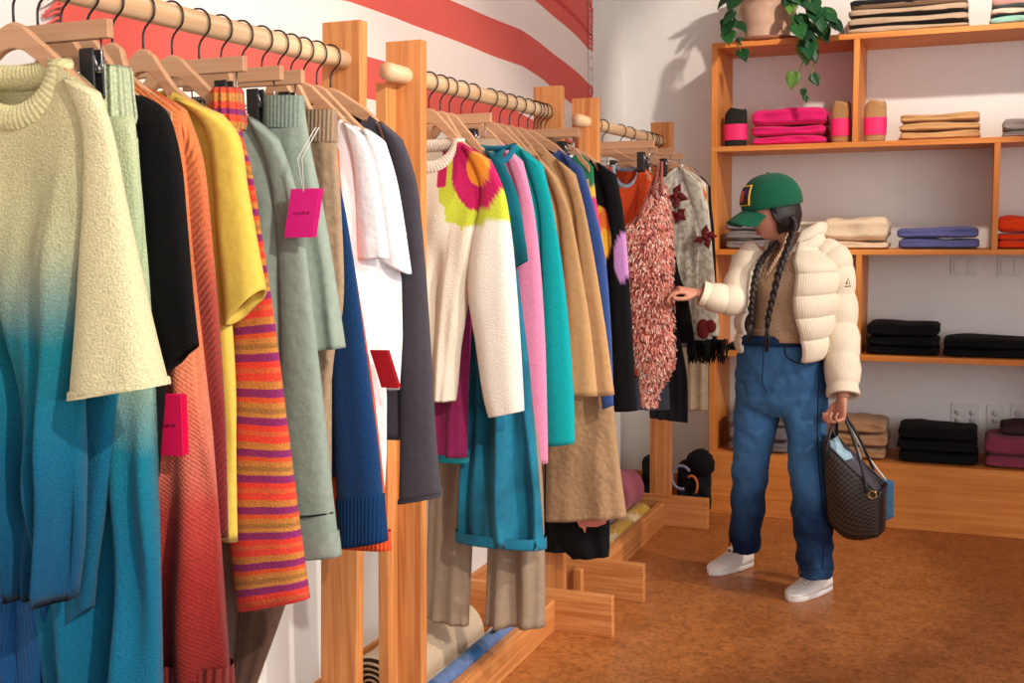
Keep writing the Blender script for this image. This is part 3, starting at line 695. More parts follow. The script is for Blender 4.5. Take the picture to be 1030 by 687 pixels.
panel('khaki_trousers', 'wide khaki trousers reaching the floor rugs behind the denim dress', 'trousers', 3.07, fabric('khaki_twill', (156, 134, 112), 'plain', bump=.5, vary=.05),
      [[(140, 440, 500), (300, 440, 492), (480, 432, 478), (560, 429, 474), (428, 620, 470, 630)], [(140, 440, 500), (300, 456, 512), (400, 476, 532), (470, 488, 543), (560, 488, 546), (486, 628, 546, 632)]], part='leg', hangw=.17, hxc=-1.475, what='wide khaki trousers', seed=34, fold=1.0, k=4, dep=.35)
f_pk = fabric('pink_wool', (232, 140, 178), 'wool', bump=.6, sheen=.5)
top('pink_sweater', 'candy pink long sleeved wool sweater beside the turquoise one', 'sweater', 3.15, f_pk, (500, 141), (525, 163),
    [(530, 230), (530, 330), (530, 420), (528, 464)], sleeves=[(505, 146, 526, 163), (522, 200, 536, 206), (520, 260, 543, 262), (519, 340, 548, 340), (522, 410, 550, 410), (526, 467, 551, 466)], seed=35, what='candy pink sweater')
f_tq = fabric('turquoise_wool', (0, 166, 170), 'wool', bump=.5)
top('turquoise_cardigan', 'turquoise long sleeved cardigan between pink sweater and tan jackets', 'cardigan', 3.28, f_tq, (520, 146), (545, 166),
    [(550, 230), (556, 330), (560, 400), (560, 440)], sleeves=[(524, 150, 546, 166), (541, 205, 556, 210), (545, 270, 566, 272), (545, 340, 573, 340), (547, 400, 577, 400), (549, 449, 578, 446)], seed=36, what='turquoise cardigan')
top('coral_top', 'coral pink top showing a thin edge between turquoise and tan', 'top', 3.36, fabric('coral_jersey', (206, 92, 96), 'plain', bump=.3), (530, 152), (548, 170),
    [(556, 230), (561, 300), (564, 380), (562, 430)], seed=37, what='coral pink top')
f_tan = fabric('tan_gabardine', (196, 152, 104), 'plain', bump=.4, vary=.05)
top('tan_trench_jacket', 'tan cotton jacket with deep folds, nearer of the two tan jackets', 'jacket', 3.44, f_tan, (533, 148), (560, 180),
    [(566, 240), (572, 300), (582, 380), (583, 397)], sleeves=[(540, 156, 561, 180), (560, 205, 573, 212), (566, 260, 583, 262), (568, 330, 594, 330), (565, 398, 601, 398)], seed=38, T=.034, fold=.8, what='nearer tan jacket', neck='v', scoop=.14)
top('tan_cotton_jacket', 'tan cotton jacket with a straight sleeve, farther of the two tan jackets', 'jacket', 3.52, f_tan, (550, 154), (578, 176),
    [(583, 230), (588, 300), (598, 380), (598, 397)], sleeves=[(560, 160, 579, 176), (576, 205, 588, 210), (582, 260, 598, 262), (590, 330, 609, 330), (596, 399, 618, 397)], seed=39, T=.03, fold=.6, what='farther tan jacket', neck='v', scoop=.14)
top('blue_knit_sweater', 'cornflower blue knitted sweater behind the tan jackets', 'sweater', 3.60, fabric('cornflower_knit', (62, 92, 160), 'knit', bump=.9), (562, 150), (585, 170),
    [(590, 230), (598, 300), (602, 370), (602, 392)], sleeves=[(566, 154, 586, 170), (584, 205, 598, 210), (590, 260, 609, 262), (598, 340, 615, 340), (606, 412, 617, 408)], seed=40, what='cornflower blue sweater')
xs = PX(590, 460, 3.66)[0]
panel('tan_wrap_skirt', 'wrinkled tan cotton skirt hanging lowest below the tan jackets', 'skirt', 3.66, fabric('tan_wrinkled', (172, 136, 100), 'plain', bump=1.0, vary=.08),
      [(180, 562, 592), (300, 558, 602), (400, 553, 616), (460, 550, 622), (549, 524, 630, 520)], hangw=.17, hxc=-1.41, what='wrinkled tan skirt', seed=41, dep=.3, fold=.4, k=4)
GRN, PNK, OR2, YEL, BLK, LIL = lin((40, 120, 80)), lin((210, 60, 110)), lin((230, 120, 50)), lin((240, 190, 60)), lin((11, 10, 12)), lin((200, 140, 200))
def col_multi(x, y, z, t):
    b = z+.02*math.sin(x*40)
    if b > 1.60: return GRN
    if b > 1.56: return YEL
    if b > 1.42: return PNK
    if b > 1.37: return YEL
    return OR2 if math.sin(z*30+math.sin(x*30)) > -.2 else YEL
top('flame_knit_top', 'multicoloured green, pink and orange knitted top on the middle rack', 'top', 3.69, fabric('flame_knit', None, 'wool', attr=True, bump=.6), (580, 152), (597, 168),
    [(604, 220), (610, 260), (612, 330), (612, 380)], seed=42, what='multicoloured knitted top', colf=col_multi)
xk = PX(584, 545, 3.75)[0]
t = panel('black_long_skirt', 'long black skirt with a pink dripping motif near its hem', 'skirt', 3.725, fabric('black_jersey', (8, 8, 10), 'plain', bump=.2),
      [[(180, 556, 592), (400, 552, 604), (520, 550, 612), (575, 562, 612, 560)], [(180, 552, 580), (400, 548, 580), (520, 546, 585), (546, 555, 586, 556)]], seed=43, hangw=.16, hxc=-1.42, what='long black skirt', dep=.3)
m = MB(); q = [PX(a, b+4, 3.672) for a, b in ((580, 520), (585, 518), (598, 519), (610, 518), (609, 523), (600, 526), (592, 526), (589, 526), (588, 532), (586, 527), (583, 526))]
i = [m.vert((x, 3.672, z)) for x, z in q]; j = [m.vert((x, 3.680, z)) for x, z in q]; m.face(i); m.face(j[::-1])
for a in range(len(i)): m.face((i[a], i[(a+1) % len(i)], j[(a+1) % len(i)], j[a]))
obj('pink_motif', m, simple('pink_print', (226, 132, 110), .7), t, label='pink dripping motif', smooth=False)
PA, PB = PX(604, 236, 3.76), PX(629, 258, 3.76)
def col_blk(x, y, z, t):
    a = x+1.40
    d = math.hypot((x-PA[0]), (z-PA[1])*.45)+noise.noise(Vector((x*20, z*12, 0)))*.012
    if d < .042: return YEL if noise.noise(Vector((x*30, z*14, 8))) > -.1 else OR2
    d = math.hypot((x-PB[0]), (z-PB[1])*.42)+noise.noise(Vector((x*20, z*12, 5)))*.012
    if d < .03: return LIL
    return BLK
top('black_patch_sweater', 'black sweater with yellow and lilac patches, last on the middle rack', 'sweater', 3.765, fabric('patch_wool', None, 'wool', attr=True, bump=.5, sheen=0), (594, 160), (619, 176),
    [(624, 230), (629, 300), (633, 380), (634, 414)], sleeves=[(600, 163, 620, 176), (611, 215, 628, 222), (612, 300, 634, 300), (612, 370, 638, 370), (614, 414, 641, 413)], seed=44, what='black patched sweater', colf=col_blk)

# ------------------------------------------------------------------ rack 3
xk1 = PX(630, 200, 4.42)[0]
top('orange_knit_tank', 'orange-red knitted tank top with a grey neckline, first on the far rack', 'tank top', 4.42, fabric('orange_chunky', (224, 76, 24), 'knit', bump=1.2, vary=.2), (644, 166), (658, 178),
    [(654, 215), (650, 240), (650, 320), (650, 380)], xc=xk1, scoop=.085, back=.02, nmat=fabric('greyblue_trim', (150, 158, 176), 'plain'), seed=51, what='orange-red knitted tank', hw=.14, T=.03)
# tasselled pink dress being pulled out by the shopper
FD = [(236, 624, 673), (255, 624, 674), (275, 626, 674), (300, 629, 674), (325, 633, 675), (350, 637, 676), (366, 643, 674), (376, 646, 668), (388, 648, 661), (404, 649, 657)]
FDY = 4.33
t = panel('fringed_dress', 'salmon pink tasselled strappy dress held by the woman', 'dress', FDY, fabric('salmon_base', (196, 110, 98), 'wool', bump=1), [(188, 658, 667), (206, 650, 670), (222, 641, 672)]+FD, seed=52, dep=.35, dmax=.05, fold=.1)
ps = pxpairs([(188, 658, 667), (206, 650, 670), (222, 641, 672)]+FD, FDY)
m = MB()
for s in ((658, 196, 664, 168), (667, 196, 666, 168), (641, 226, 660, 180)):
    (xa, za), (xb, zb) = PX(s[0], s[1], FDY), PX(s[2], s[3], FDY)
    m.tube([(xa, FDY-.02, za), ((xa+xb)/2, FDY-.015, (za+zb)/2), (xb, FDY, zb+.02)], [.014, .012, .008], 8, flat=.5)
obj('shoulder_strap', m, fabric('salmon_strap', (160, 82, 74), 'wool', bump=1), t)
m = MB(); rnd = random.Random(5); CS = [lin(c) for c in ((240, 160, 140), (228, 136, 118), (250, 204, 184), (96, 40, 44), (236, 150, 130), (216, 122, 108), (248, 222, 206), (244, 172, 150))]
PP = catmull(ps, 60)
for i in range(9000):
    r = rnd.random(); q = PP[min(59, int(r*60))]; a = rnd.random()*2*PI; c, s = math.cos(a), math.sin(a)
    cx, hx = (q[0]+q[2])/2, (q[2]-q[0])/2; d = min(.05, hx*.35)
    x, y, z = cx+hx*c, FDY+d*s, q[1]+rnd.uniform(-.015, .015)
    ox, oy = c*.008, (s if abs(s) > .2 else .2)*.010; col = rnd.choice(CS); w = .0021+rnd.random()*.001; ln = .006+rnd.random()*.011
    sx = rnd.uniform(-.012, .012)
    p = [Vector((x, y, z)), Vector((x+ox+sx*.5, y+oy, z-.002)), Vector((x+ox*1.2+sx, y+oy*1.2, z-ln))]
    wv = Vector((w, 0, w*.6*rnd.uniform(-1, 1)))
    a0 = [m.vert(pp-wv*(1 if k < 2 else .6), col) for k, pp in enumerate(p)]; b0 = [m.vert(pp+wv*(1 if k < 2 else .6), col) for k, pp in enumerate(p)]
    for k in range(2): m.face((a0[k], a0[k+1], b0[k+1], b0[k]))
obj('tassels', m, fabric('tassel_yarn', None, 'plain', attr=True, bump=.3), t, kind='stuff')
clip_hanger(4.33, -1.335, 'salmon pink tasselled dress', w=.172, clipx=(-.13, .12))
f_dk = fabric('slate_skirt_cloth', (62, 66, 78), 'plain', bump=.2)
panel('slate_skirt', 'slate grey skirt hanging behind the tasselled dress', 'skirt', 4.66, f_dk, [(190, 630, 658), (300, 630, 664), (380, 624, 672), (412, 622, 674)], seed=53, hangw=.16, hxc=-1.40, what='slate grey skirt', fold=.6, k=6)
panel('black_pleated_skirt', 'black pleated skirt, lowest on the far rack, behind the slate one', 'skirt', 4.80, fabric('black_pleat', (34, 33, 38), 'plain', bump=.2), [(185, 640, 664), (290, 645, 672), (340, 650, 684), (380, 652, 691), (654, 420, 692, 425)], seed=54, hangw=.16, hxc=-1.36, what='black pleated skirt', fold=.9, k=7)
panel('black_fringed_scarf', 'black scarf with brown fringes beside the tasselled dress', 'scarf', 4.90, fabric('black_scarf', (22, 20, 22), 'wool'), [(185, 655, 668), (270, 664, 682), (300, 670, 692), (345, 678, 699)], seed=55, fold=.3)
def col_card(x, y, z, t):
    n = noise.noise(Vector((x*60, y*60, z*60)))
    return lin((226, 218, 200)) if n > -.15 else lin((190, 180, 160))
Yc = 5.0
t = top('bow_cardigan', 'cream speckled cardigan with dark red bows and a black fringed hem', 'cardigan', Yc, fabric('speckled_wool', None, 'wool', attr=True, bump=1), (686, 168), (704, 184),
    [(708, 215), (710, 260), (712, 300), (712, 342)], xc=PX(690, 200, Yc)[0]-.03, sleeves=[(684, 168, 705, 184), (696, 215, 713, 220), (697, 270, 718, 270), (694, 335, 724, 338)], seed=56, what='cream bow cardigan', hw=.13, colf=col_card, neck='v', scoop=.12, T=.035)
f_bow = simple('dark_red_felt', (120, 24, 28), .8, bump=.4)
def bow(px, py, s, Y, ang):
    x, z = PX(px, py, Y); m = MB()
    for k, (a0, l) in enumerate(((.5, 1), (2.6, 1), (-.9, 1.1), (-2.2, 1.1))):
        a = a0+ang; d = Vector((math.cos(a), 0, math.sin(a))); n_ = Vector((-d.z, 0, d.x)); c0 = Vector((x, Y, z))
        m.tube([c0, c0+d*s*.5*l+n_*s*.2, c0+d*s*l, c0+d*s*.55*l-n_*s*.15], [.008, .015, .014, .010], 8, flat=.35, up=Vector((0, 1, 0)))
    m.ball((x, Y-.003, z), (.012, .008, .012), 10, 8); return m
for b in ((679, 197, .045, Yc-.055, .6), (709, 238, .040, Yc-.058, .9), (683, 216, .026, Yc-.05, .2)):
    obj('felt_bow', bow(*b), f_bow, t, label='dark red felt bow')
m = MB(); x, z = PX(710, 331, Yc-.052)
m.ball((x-.012, Yc-.052, z), (.03, .008, .045), 14, 8); m.ball((x+.02, Yc-.052, z+.012), (.026, .008, .03), 14, 8)
obj('felt_heart', m, f_bow, t, label='dark red heart patch')
m = MB(); rnd = random.Random(9)
for i in range(80):
    px_ = 692+rnd.random()*38; x, z = PX(px_, 342, Yc-.03*rnd.random()); y = Yc-.04+rnd.random()*.08
    m.tube([(x, y, z), (x+rnd.uniform(-.006, .006), y, z-.05), (x+rnd.uniform(-.012, .014), y, z-.09-.02*rnd.random())], [.004, .004, .002], 5)
obj('fringe', m, fabric('black_fringe', (20, 18, 20), 'wool'), t, label='black fringe along the hem', kind='stuff')
def col_fl(x, y, z, t):
    n = noise.noise(Vector((x*14, 3, z*11)))
    return lin((236, 108, 40)) if n > .22 else (lin((240, 180, 90)) if n > .12 else lin((240, 230, 212)))
top('flower_blouse', 'cream blouse with orange flowers behind the bow cardigan', 'blouse', 5.09, fabric('flower_cloth', None, 'plain', attr=True), (690, 170), (710, 184),
    [(714, 210), (717, 260), (718, 330)], xc=PX(694, 200, 5.09)[0]-.03, seed=57, what='orange flowered blouse', hw=.12, colf=col_fl)
panel('beige_skirt', 'beige cloth skirt hanging below the bow cardigan', 'skirt', 5.16, fabric('beige_cloth', (190, 168, 136), 'plain', bump=.4), [(185, 698, 712), (300, 696, 714), (360, 692, 712), (413, 690, 712)], seed=58, hangw=.15, hxc=-1.40, what='beige skirt', fold=.6)
top('grey_vest', 'thin pale grey top next to the black jacket on the far rack', 'top', 5.20, fabric('grey_jersey', (150, 148, 150), 'plain'), (698, 172), (712, 190), [(716, 230), (718, 300), (716, 350)], xc=PX(700, 200, 5.2)[0]-.03, seed=59, what='thin pale grey top', hw=.1)
top('black_jacket', 'black jacket, the last garment before the wall shelving', 'jacket', 5.27, fabric('black_wool_coat', (20, 19, 24), 'wool'), (700, 174), (715, 188), [(719, 230), (721, 290), (721, 350)], xc=PX(702, 200, 5.27)[0]-.04, seed=60, what='black jacket beside the shelving', hw=.12)
# spare hooks shown on the rails are the hangers of thin garments packed between the others
# ------------------------------------------------------------------ folded knitwear on the shelves
SY = 5.695
def folded_mesh(x0, x1, z0, z1, y0, y1, seed=0, layers=2):
    m = MB(); nu, nr = 26, 36; rows = []
    xc, hx = (x0+x1)/2, (x1-x0)/2; yc, hy = (y0+y1)/2, (y1-y0)/2; h = (z1-z0)/2
    for i in range(nu+1):
        u = -1+2*i/nu; e = max(.0, 1-abs(u)**7)**.35; row = []
        for j in range(nr):
            a = 2*PI*j/nr; c, s = math.cos(a), math.sin(a)
            cy = math.copysign(abs(c)**.45, c); cz = math.copysign(abs(s)**.6, s)
            # the fold lines between the layers run round the outside
            g = 1-.07*math.exp(-(s*3.2)**2*3) if layers == 2 else 1
            nn = noise.noise(Vector((u*2.2+seed*7, c*1.3, s*1.1+seed)))
            y = yc+hy*cy*g*(.93+.07*e)+nn*.012*(abs(c) > .4)
            z = z0+h+h*cz*(.55+.45*e)*(1+nn*.16)+.004*math.sin(u*3+seed)*(s > 0)
            x = xc+hx*u*(.99+.02*nn)
            row.append((x, y, max(z0+.0005, z)))
        rows.append(row)
    i0 = m.grid(rows, True); m.cap([i0+k for k in range(nr)][::-1]); m.cap([i0+nu*nr+k for k in range(nr)])
    return m
def stack(name, cat, mats, labels, xl, xr, ys, z0, group, depth=.28, Y=SY, jig=.004):
    """ys: pixel rows of the layer borders from the bottom up; one object per folded piece"""
    a = P(xl, ys[0], 'y', Y).x; b = P(xr, ys[0], 'y', Y).x
    zs = [z0+.001]+[P((xl+xr)/2, y, 'y', Y).z for y in ys[1:]]
    rnd = random.Random(int(xl)); off = zs[1]-zs[0]
    for k in range(len(zs)-1):
        dx = rnd.uniform(-jig, jig)
        m = folded_mesh(a+dx, b+dx+rnd.uniform(-jig, jig), zs[k], zs[k+1]+.0, Y+rnd.uniform(0, .006), Y+depth, seed=xl+k*3)
        mt = mats[k % len(mats)]
        obj(name, m, mt, None, labels[k], cat, group)
def FB(n, c, kind='wool', **k): return fabric('fold_'+n, c, kind, bump=.45, **k)
o3 = ('bottom', 'middle', 'top')
stack('folded_cardigan', 'cardigan', [FB('magenta', (226, 32, 110))], ['folded magenta cardigan, %s of the stack on the upper shelf' % q for q in o3], 755, 829, [147, 136, 125.5, 107.5], 1.833, 'magenta cardigans')
stack('folded_sweater', 'sweater', [FB('camel', (206, 156, 104))], ['folded camel sweater, %s of the stack on the upper shelf' % q for q in o3], 904, 985, [141.5, 131, 122, 113], 1.833, 'camel sweaters on the upper shelf')
stack('folded_sweater', 'sweater', [FB('heather', (150, 138, 132))], ['folded grey sweater at the right edge of the upper shelf, %s of two' % q for q in ('lower', 'upper')], 1008, 1078, [137, 131, 117], 1.833, 'grey sweaters at the shelf edge')
stack('folded_sweater', 'sweater', [FB('ashgrey', (128, 118, 116))], ['folded ash grey sweater behind the cap brim, %s of three' % q for q in o3], 729, 790, [250, 241, 232, 222], 1.329, 'ash grey sweaters behind the cap')
stack('folded_sweater', 'sweater', [FB('ecru', (236, 208, 172)), FB('ecru2', (240, 214, 180))], ['folded ecru sweater, flat one under the cream heap', 'thick folded cream sweater on the shelf right of the puffer jacket'], 826, 892, [249, 243, 219], 1.329, 'cream sweaters')
stack('folded_sweater', 'sweater', [FB('periwinkle', (92, 94, 146))], ['folded periwinkle blue sweater, %s of two' % q for q in ('lower', 'upper')], 902, 984, [250, 240, 228.5], 1.329, 'periwinkle sweaters')
stack('folded_sweater', 'sweater', [FB('poppy', (236, 66, 14))], ['folded poppy orange sweater, %s of the stack at the right edge' % q for q in o3], 1003, 1075, [251, 242, 234, 217], 1.329, 'poppy orange sweaters')
BKF = FB('black', (7, 7, 9))
stack('folded_sweater', 'sweater', [BKF], ['folded black sweater, %s of the left black stack on the middle shelf' % q for q in ('bottom', 'middle', 'top')], 871, 944, [358, 349, 339, 325.5], .826, 'black sweaters on the middle shelf')
stack('folded_sweater', 'sweater', [BKF], ['folded black sweater at the right of the middle shelf, %s of two' % q for q in ('lower', 'upper')], 948, 1048, [361, 352, 341], .826, 'black sweaters at the shelf right')
stack('folded_sweater', 'sweater', [BKF], ['flat folded black sweater on the middle shelf left of the jeans'], 729, 764, [356, 346], .826, 'black sweaters on the middle shelf')
stack('folded_sweater', 'sweater', [FB('stone', (118, 110, 110))], ['folded stone grey sweater on the base behind the legs, %s of three' % q for q in o3], 731, 792, [458, 444, 430, 415], .312, 'stone grey sweaters behind the legs')
stack('folded_sweater', 'sweater', [FB('camel2', (176, 134, 96))], ['folded camel sweater behind the tote bag, %s of three' % q for q in o3], 838, 890, [463, 450, 437, 423], .312, 'camel sweaters behind the bag')
stack('folded_sweater', 'sweater', [BKF], ['folded black sweater on the base right of the bag, %s of three' % q for q in o3], 902, 983, [469, 456, 444, 431], .312, 'black sweaters on the base')
stack('folded_sweater', 'sweater', [FB('wine', (132, 52, 74)), FB('wine', (132, 52, 74))], ['folded wine red sweater, lowest at the right edge of the base', 'folded wine red sweater with a sagging corner, second from below'], 990, 1066, [475, 461, 440], .312, 'wine sweaters at the base right')
zw = P(1020, 440, 'y', SY).z
obj('folded_scarf', folded_mesh(P(1006, 440, 'y', SY).x, P(1066, 440, 'y', SY).x, zw, zw+.055, SY+.03, SY+.25, seed=77), FB('mauve_dark', (58, 34, 42)), None, 'dark mauve knit lying on the wine red sweaters', 'knit')
# striped blankets on top of the shelving
BE, BK = (188, 160, 132), (20, 19, 22)
fb = fabric('striped_blanket', None, 'wool', stripes=(.5, [(0, BE), (.9, BE)]), bump=.4)
def blanket_stack(xl, xr, ys, cols, labels, group, Y=SY):
    a = P(xl, ys[0], 'y', Y).x; b = P(xr, ys[0], 'y', Y).x
    zs = [2.333]+[P((xl+xr)/2, y, 'y', Y).z for y in ys[1:]]
    for k in range(len(zs)-1):
        m = folded_mesh(a+.004*k, b-.003*k, zs[k], zs[k+1], Y, Y+.3, seed=xl+k, layers=1)
        z0, z1 = zs[k], zs[k+1]; c1, c2 = cols[k]
        m.col = [lin(c1) if ((v[2]-z0)/(z1-z0) > .26) else lin(c2) for v in m.v]
        obj('folded_blanket', m, fabric('blanket_wool', None, 'wool', attr=True, bump=.4), None, labels[k], 'blanket', group)
bl = ['folded beige blanket with black stripes, %s of the stack on top of the shelving' % q for q in ('lowest', 'second', 'third', 'topmost')]
blanket_stack(851, 975, [33, 24, 14, 5, -6], [(BE, BE), (BE, BK), (BE, BK), (BK, BE)], bl, 'striped blankets on top of the shelving')
for k, y in enumerate((24.5, 15, 6)):
    pass
bl = ['folded pastel blanket at the top right corner, %s of three' % q for q in ('lowest', 'middle', 'topmost')]
blanket_stack(995, 1060, [24, 14, 6, -6], [((150, 196, 180), (150, 196, 180)), ((236, 200, 180), (60, 60, 66)), ((200, 150, 140), (90, 110, 116))], bl, 'pastel blankets on top of the shelving')
# socks standing with pink paper bands
def socks(xl, xr, yt, yb, col, label, lean=.0):
    a, z0 = P(xl, yb, 'y', SY).x, 1.8335; b = P(xr, yb, 'y', SY).x; zt = P(xl, yt, 'y', SY).z
    cx, hw = (a+b)/2, (b-a)/2; t = thing('socks', label, 'socks', (cx, SY+.05, z0), 'banded socks on the upper shelf')
    m = MB(); R = []
    for i in range(14):
        q = i/13; z = z0+.001+(zt-z0)*q; w = hw*(.84+.10*math.sin(q*3.0+.4)+.10*q**2)
        if i == 13: w *= .8
        dz = .012*(q > .9)
        R.append([(cx+lean*q+w*math.copysign(abs(math.cos(k/20*2*PI))**.7, math.cos(k/20*2*PI)), SY+.05+.04*math.sin(k/20*2*PI), z+dz*math.sin(k)) for k in range(20)])
    i0 = m.grid(R, True); m.cap([i0+13*20+k for k in range(20)]); m.cap([i0+k for k in range(20)][::-1])
    obj('sock_pair', m, fabric('sock_%d' % col[0], col, 'rib', bump=.6), t)
    m = MB(); R = []
    for q in (.18, .4, .62):
        z = z0+(zt-z0)*q; w = hw*(.90+.08*math.sin(q*3.0+.4)+.08*q**2)
        R.append([(cx+lean*q+w*math.copysign(abs(math.cos(k/20*2*PI))**.7, math.cos(k/20*2*PI)), SY+.05+.0435*math.sin(k/20*2*PI), z) for k in range(20)])
    m.grid(R, True); obj('paper_band', m, simple('pink_band', (240, 36, 110), .6, vary=.02), t, label='hot pink paper band')
socks(726, 750, 111, 147, (44, 42, 36), 'dark olive socks in a pink band, left end of the upper shelf')
socks(834, 856, 104, 143, (190, 138, 88), 'camel socks in a pink band left of the divider', lean=-.004)
socks(867, 891, 103, 142, (196, 146, 96), 'camel socks in a pink band right of the divider')
# switches and sockets on the wall behind
def plate(x0, y0, x1, y1, n, kind, lab):
    a = P(x0, y1, 'y', WY); b = P(x1, y0, 'y', WY); t = thing('wall_plate', lab, 'switch' if kind == 's' else 'socket', ((a.x+b.x)/2, WY-.004, a.z))
    W_ = simple('plate_white', (226, 222, 216), .35, vary=.01)
    obj('cover', MB().box((a.x, WY-.006, a.z), (b.x, WY-.0005, b.z)), W_, t, smooth=False, bevel=.002)
    w = (b.x-a.x)/n; zc = (a.z+b.z)/2
    for k in range(n):
        x = a.x+w*(k+.5)
        if kind == 's': obj('rocker', MB().box((x-.016, WY-.010, zc-.033), (x+.016, WY-.005, zc+.033)), W_, t, smooth=False, bevel=.002)
        else:
            for dz in (-.019, .019):
                m = MB(); m.tube([(x, WY-.009, zc+dz), (x, WY-.005, zc+dz)], .0155, 16); o = obj('socket_face', m, W_, t)
                s = MB(); s.box((x-.007, WY-.0095, zc+dz-.002), (x-.005, WY-.0088, zc+dz+.006)); s.box((x+.005, WY-.0095, zc+dz-.002), (x+.007, WY-.0088, zc+dz+.006)); obj('slots', s, CLIPM, o, smooth=False)
plate(956, 258, 984, 277, 2, 's', 'double white light switch under the shelf, left one')
plate(1003, 258, 1031, 278, 2, 's', 'double white light switch under the shelf, right one')
plate(956, 406, 986, 431, 2, 'o', 'white double power socket plate above the black sweaters')
plate(992, 407, 1010, 431, 1, 'o', 'single white socket plate between two others')
plate(1016, 407, 1046, 432, 2, 'o', 'white socket plate at the right edge above the wine sweaters')

# ------------------------------------------------------------------ pothos on top of the shelving
def plant():
    c = P(772, 33, 'y', 5.80); c.z = 2.333
    pr = 28/1154*5.9
    po = thing('plant_pot', 'whitewashed terracotta pot on top of the shelving', 'pot', c)
    m = MB(); m.lathe(c, [(0, 0.001), (pr*.80, .001), (pr*.84, .01), (pr*.84, .02), (pr*.72, .022), (pr*.84, .08), (pr*.97, .17), (pr*1.02, .2), (pr*1.08, .2), (pr*1.08, .235), (pr*.98, .235), (pr*.95, .2), (0, .2)], 36)
    obj('pot', m, simple('whitewashed_clay', (206, 168, 144), .85, noise_s=14, vary=.16, bump=.2), po)
    m = MB(); m.lathe(c, [(0, .0008), (pr*1.05, .0008), (pr*1.12, .018), (pr*1.06, .018), (pr*.86, .006)], 36)
    obj('saucer', m, simple('clay_saucer', (150, 92, 66), .8), po)
    t = thing('pothos', 'trailing green pothos plant with vines hanging over the shelf edge', 'plant', (c.x, c.y, c.z+.2))
    LF = MB(); ST_ = MB(); rnd = random.Random(11)
    def leaf(p, d, up, s, col):
        d = d.normalized(); side = d.cross(up).normalized(); up2 = side.cross(d); rows = []; cols = []
        for i in range(8):
            q = i/7; w = s*.46*math.sin(PI*min(1, q**.62))*(1.0 if q > .12 else .75)+.0005
            if i == 0: w = s*.1
            row = []
            for j in range(5):
                e = -1+j/2; back = -.10*s*abs(e)*(1-q)**2*2
                row.append(p+d*(q*s+back)+side*w*e+up2*(abs(e)*.16*s*(1-q*.5)-.26*s*q*q))
            rows.append(row); cols.append([col]*5)
        LF.grid(rows, False, cols)
    GR = [lin(x) for x in ((24, 66, 34), (40, 88, 42), (18, 50, 30), (92, 128, 56), (30, 74, 42))]
    def vine(pts, n, s0):
        ps = [Vector(q) for q in catmull([tuple(q) for q in pts], 24)]
        ST_.tube(ps, [.0035]*12+[.0025]*12, 6)
        for k in range(n):
            q = ps[min(23, int((k+.6)/n*23))]; a = rnd.random()*6.28
            d = Vector((math.cos(a)*.8, -abs(math.sin(a))*.6-.1, -.35-rnd.random()*.8)); s = s0*(.55+rnd.random()*.45)
            e = q+d.normalized()*.03; ST_.tube([q, e], .0016, 5)
            leaf(e, d, Vector((0, -.6, 1)), s, rnd.choice(GR))
    def Q(px, py, Y=5.62): return P(px, py, 'y', Y)
    top_ = Vector((c.x, c.y, c.z+.24))
    vine([top_, top_+Vector((-.1, -.08, .06)), Q(744, 5), Q(738, 20), Q(731, 34)], 8, .10)
    vine([top_, top_+Vector((-.12, -.02, .05)), Q(732, 8, 5.7), Q(735, 30, 5.68), Q(742, 40, 5.66), Q(744, 54, 5.64)], 5, .07)
    vine([top_, top_+Vector((.08, -.1, .05)), Q(797, 6), Q(806, 22), Q(811, 36), Q(813, 48)], 11, .105)
    vine([top_, top_+Vector((.12, -.08, .05)), Q(815, 2), Q(826, 12), Q(831, 22)], 9, .10)
    vine([top_, top_+Vector((.1, -.1, .03)), Q(800, 15, 5.6), Q(797, 32, 5.58)], 7, .11)
    vine([top_, top_+Vector((.13, -.03, .06)), Q(825, 10, 5.7), Q(820, 25, 5.66)], 7, .12)
    for pp in ([Q(812, 55), Q(806, 66), Q(803, 78), Q(806, 95)], [Q(818, 52), Q(818, 68), Q(812, 82), Q(809, 100)]):
        ps = [Vector(q) for q in catmull([tuple(q) for q in pp], 12)]; ST_.tube(ps, .0028, 6)
    for (px_, py_, s, dx) in ((799, 74, .075, -.2), (818, 76, .055, .5), (809, 90, .035, -.2), (810, 97, .03, .3), (812, 42, .11, 0)):
        leaf(Q(px_, py_), Vector((dx, -.25, -1)), Vector((0, -1, .4)), s, rnd.choice(GR))
    for k in range(26):
        a = rnd.random()*6.28; r = pr*.6+rnd.random()*.05
        leaf(top_+Vector((math.cos(a)*r, math.sin(a)*r, rnd.random()*.06-.02)), Vector((math.cos(a), math.sin(a)-.3, .2)), Vector((0, 0, 1)), .09+rnd.random()*.04, rnd.choice(GR))
    lm = simple('stem_green', (120, 132, 70), .6)
    lf = fabric('pothos_leaf', None, 'plain', rough=.4, attr=True, bump=.15, sheen=0); 
    obj('leaves', LF, lf, t, solid=.0012); obj('vines', ST_, lm, t)
plant()

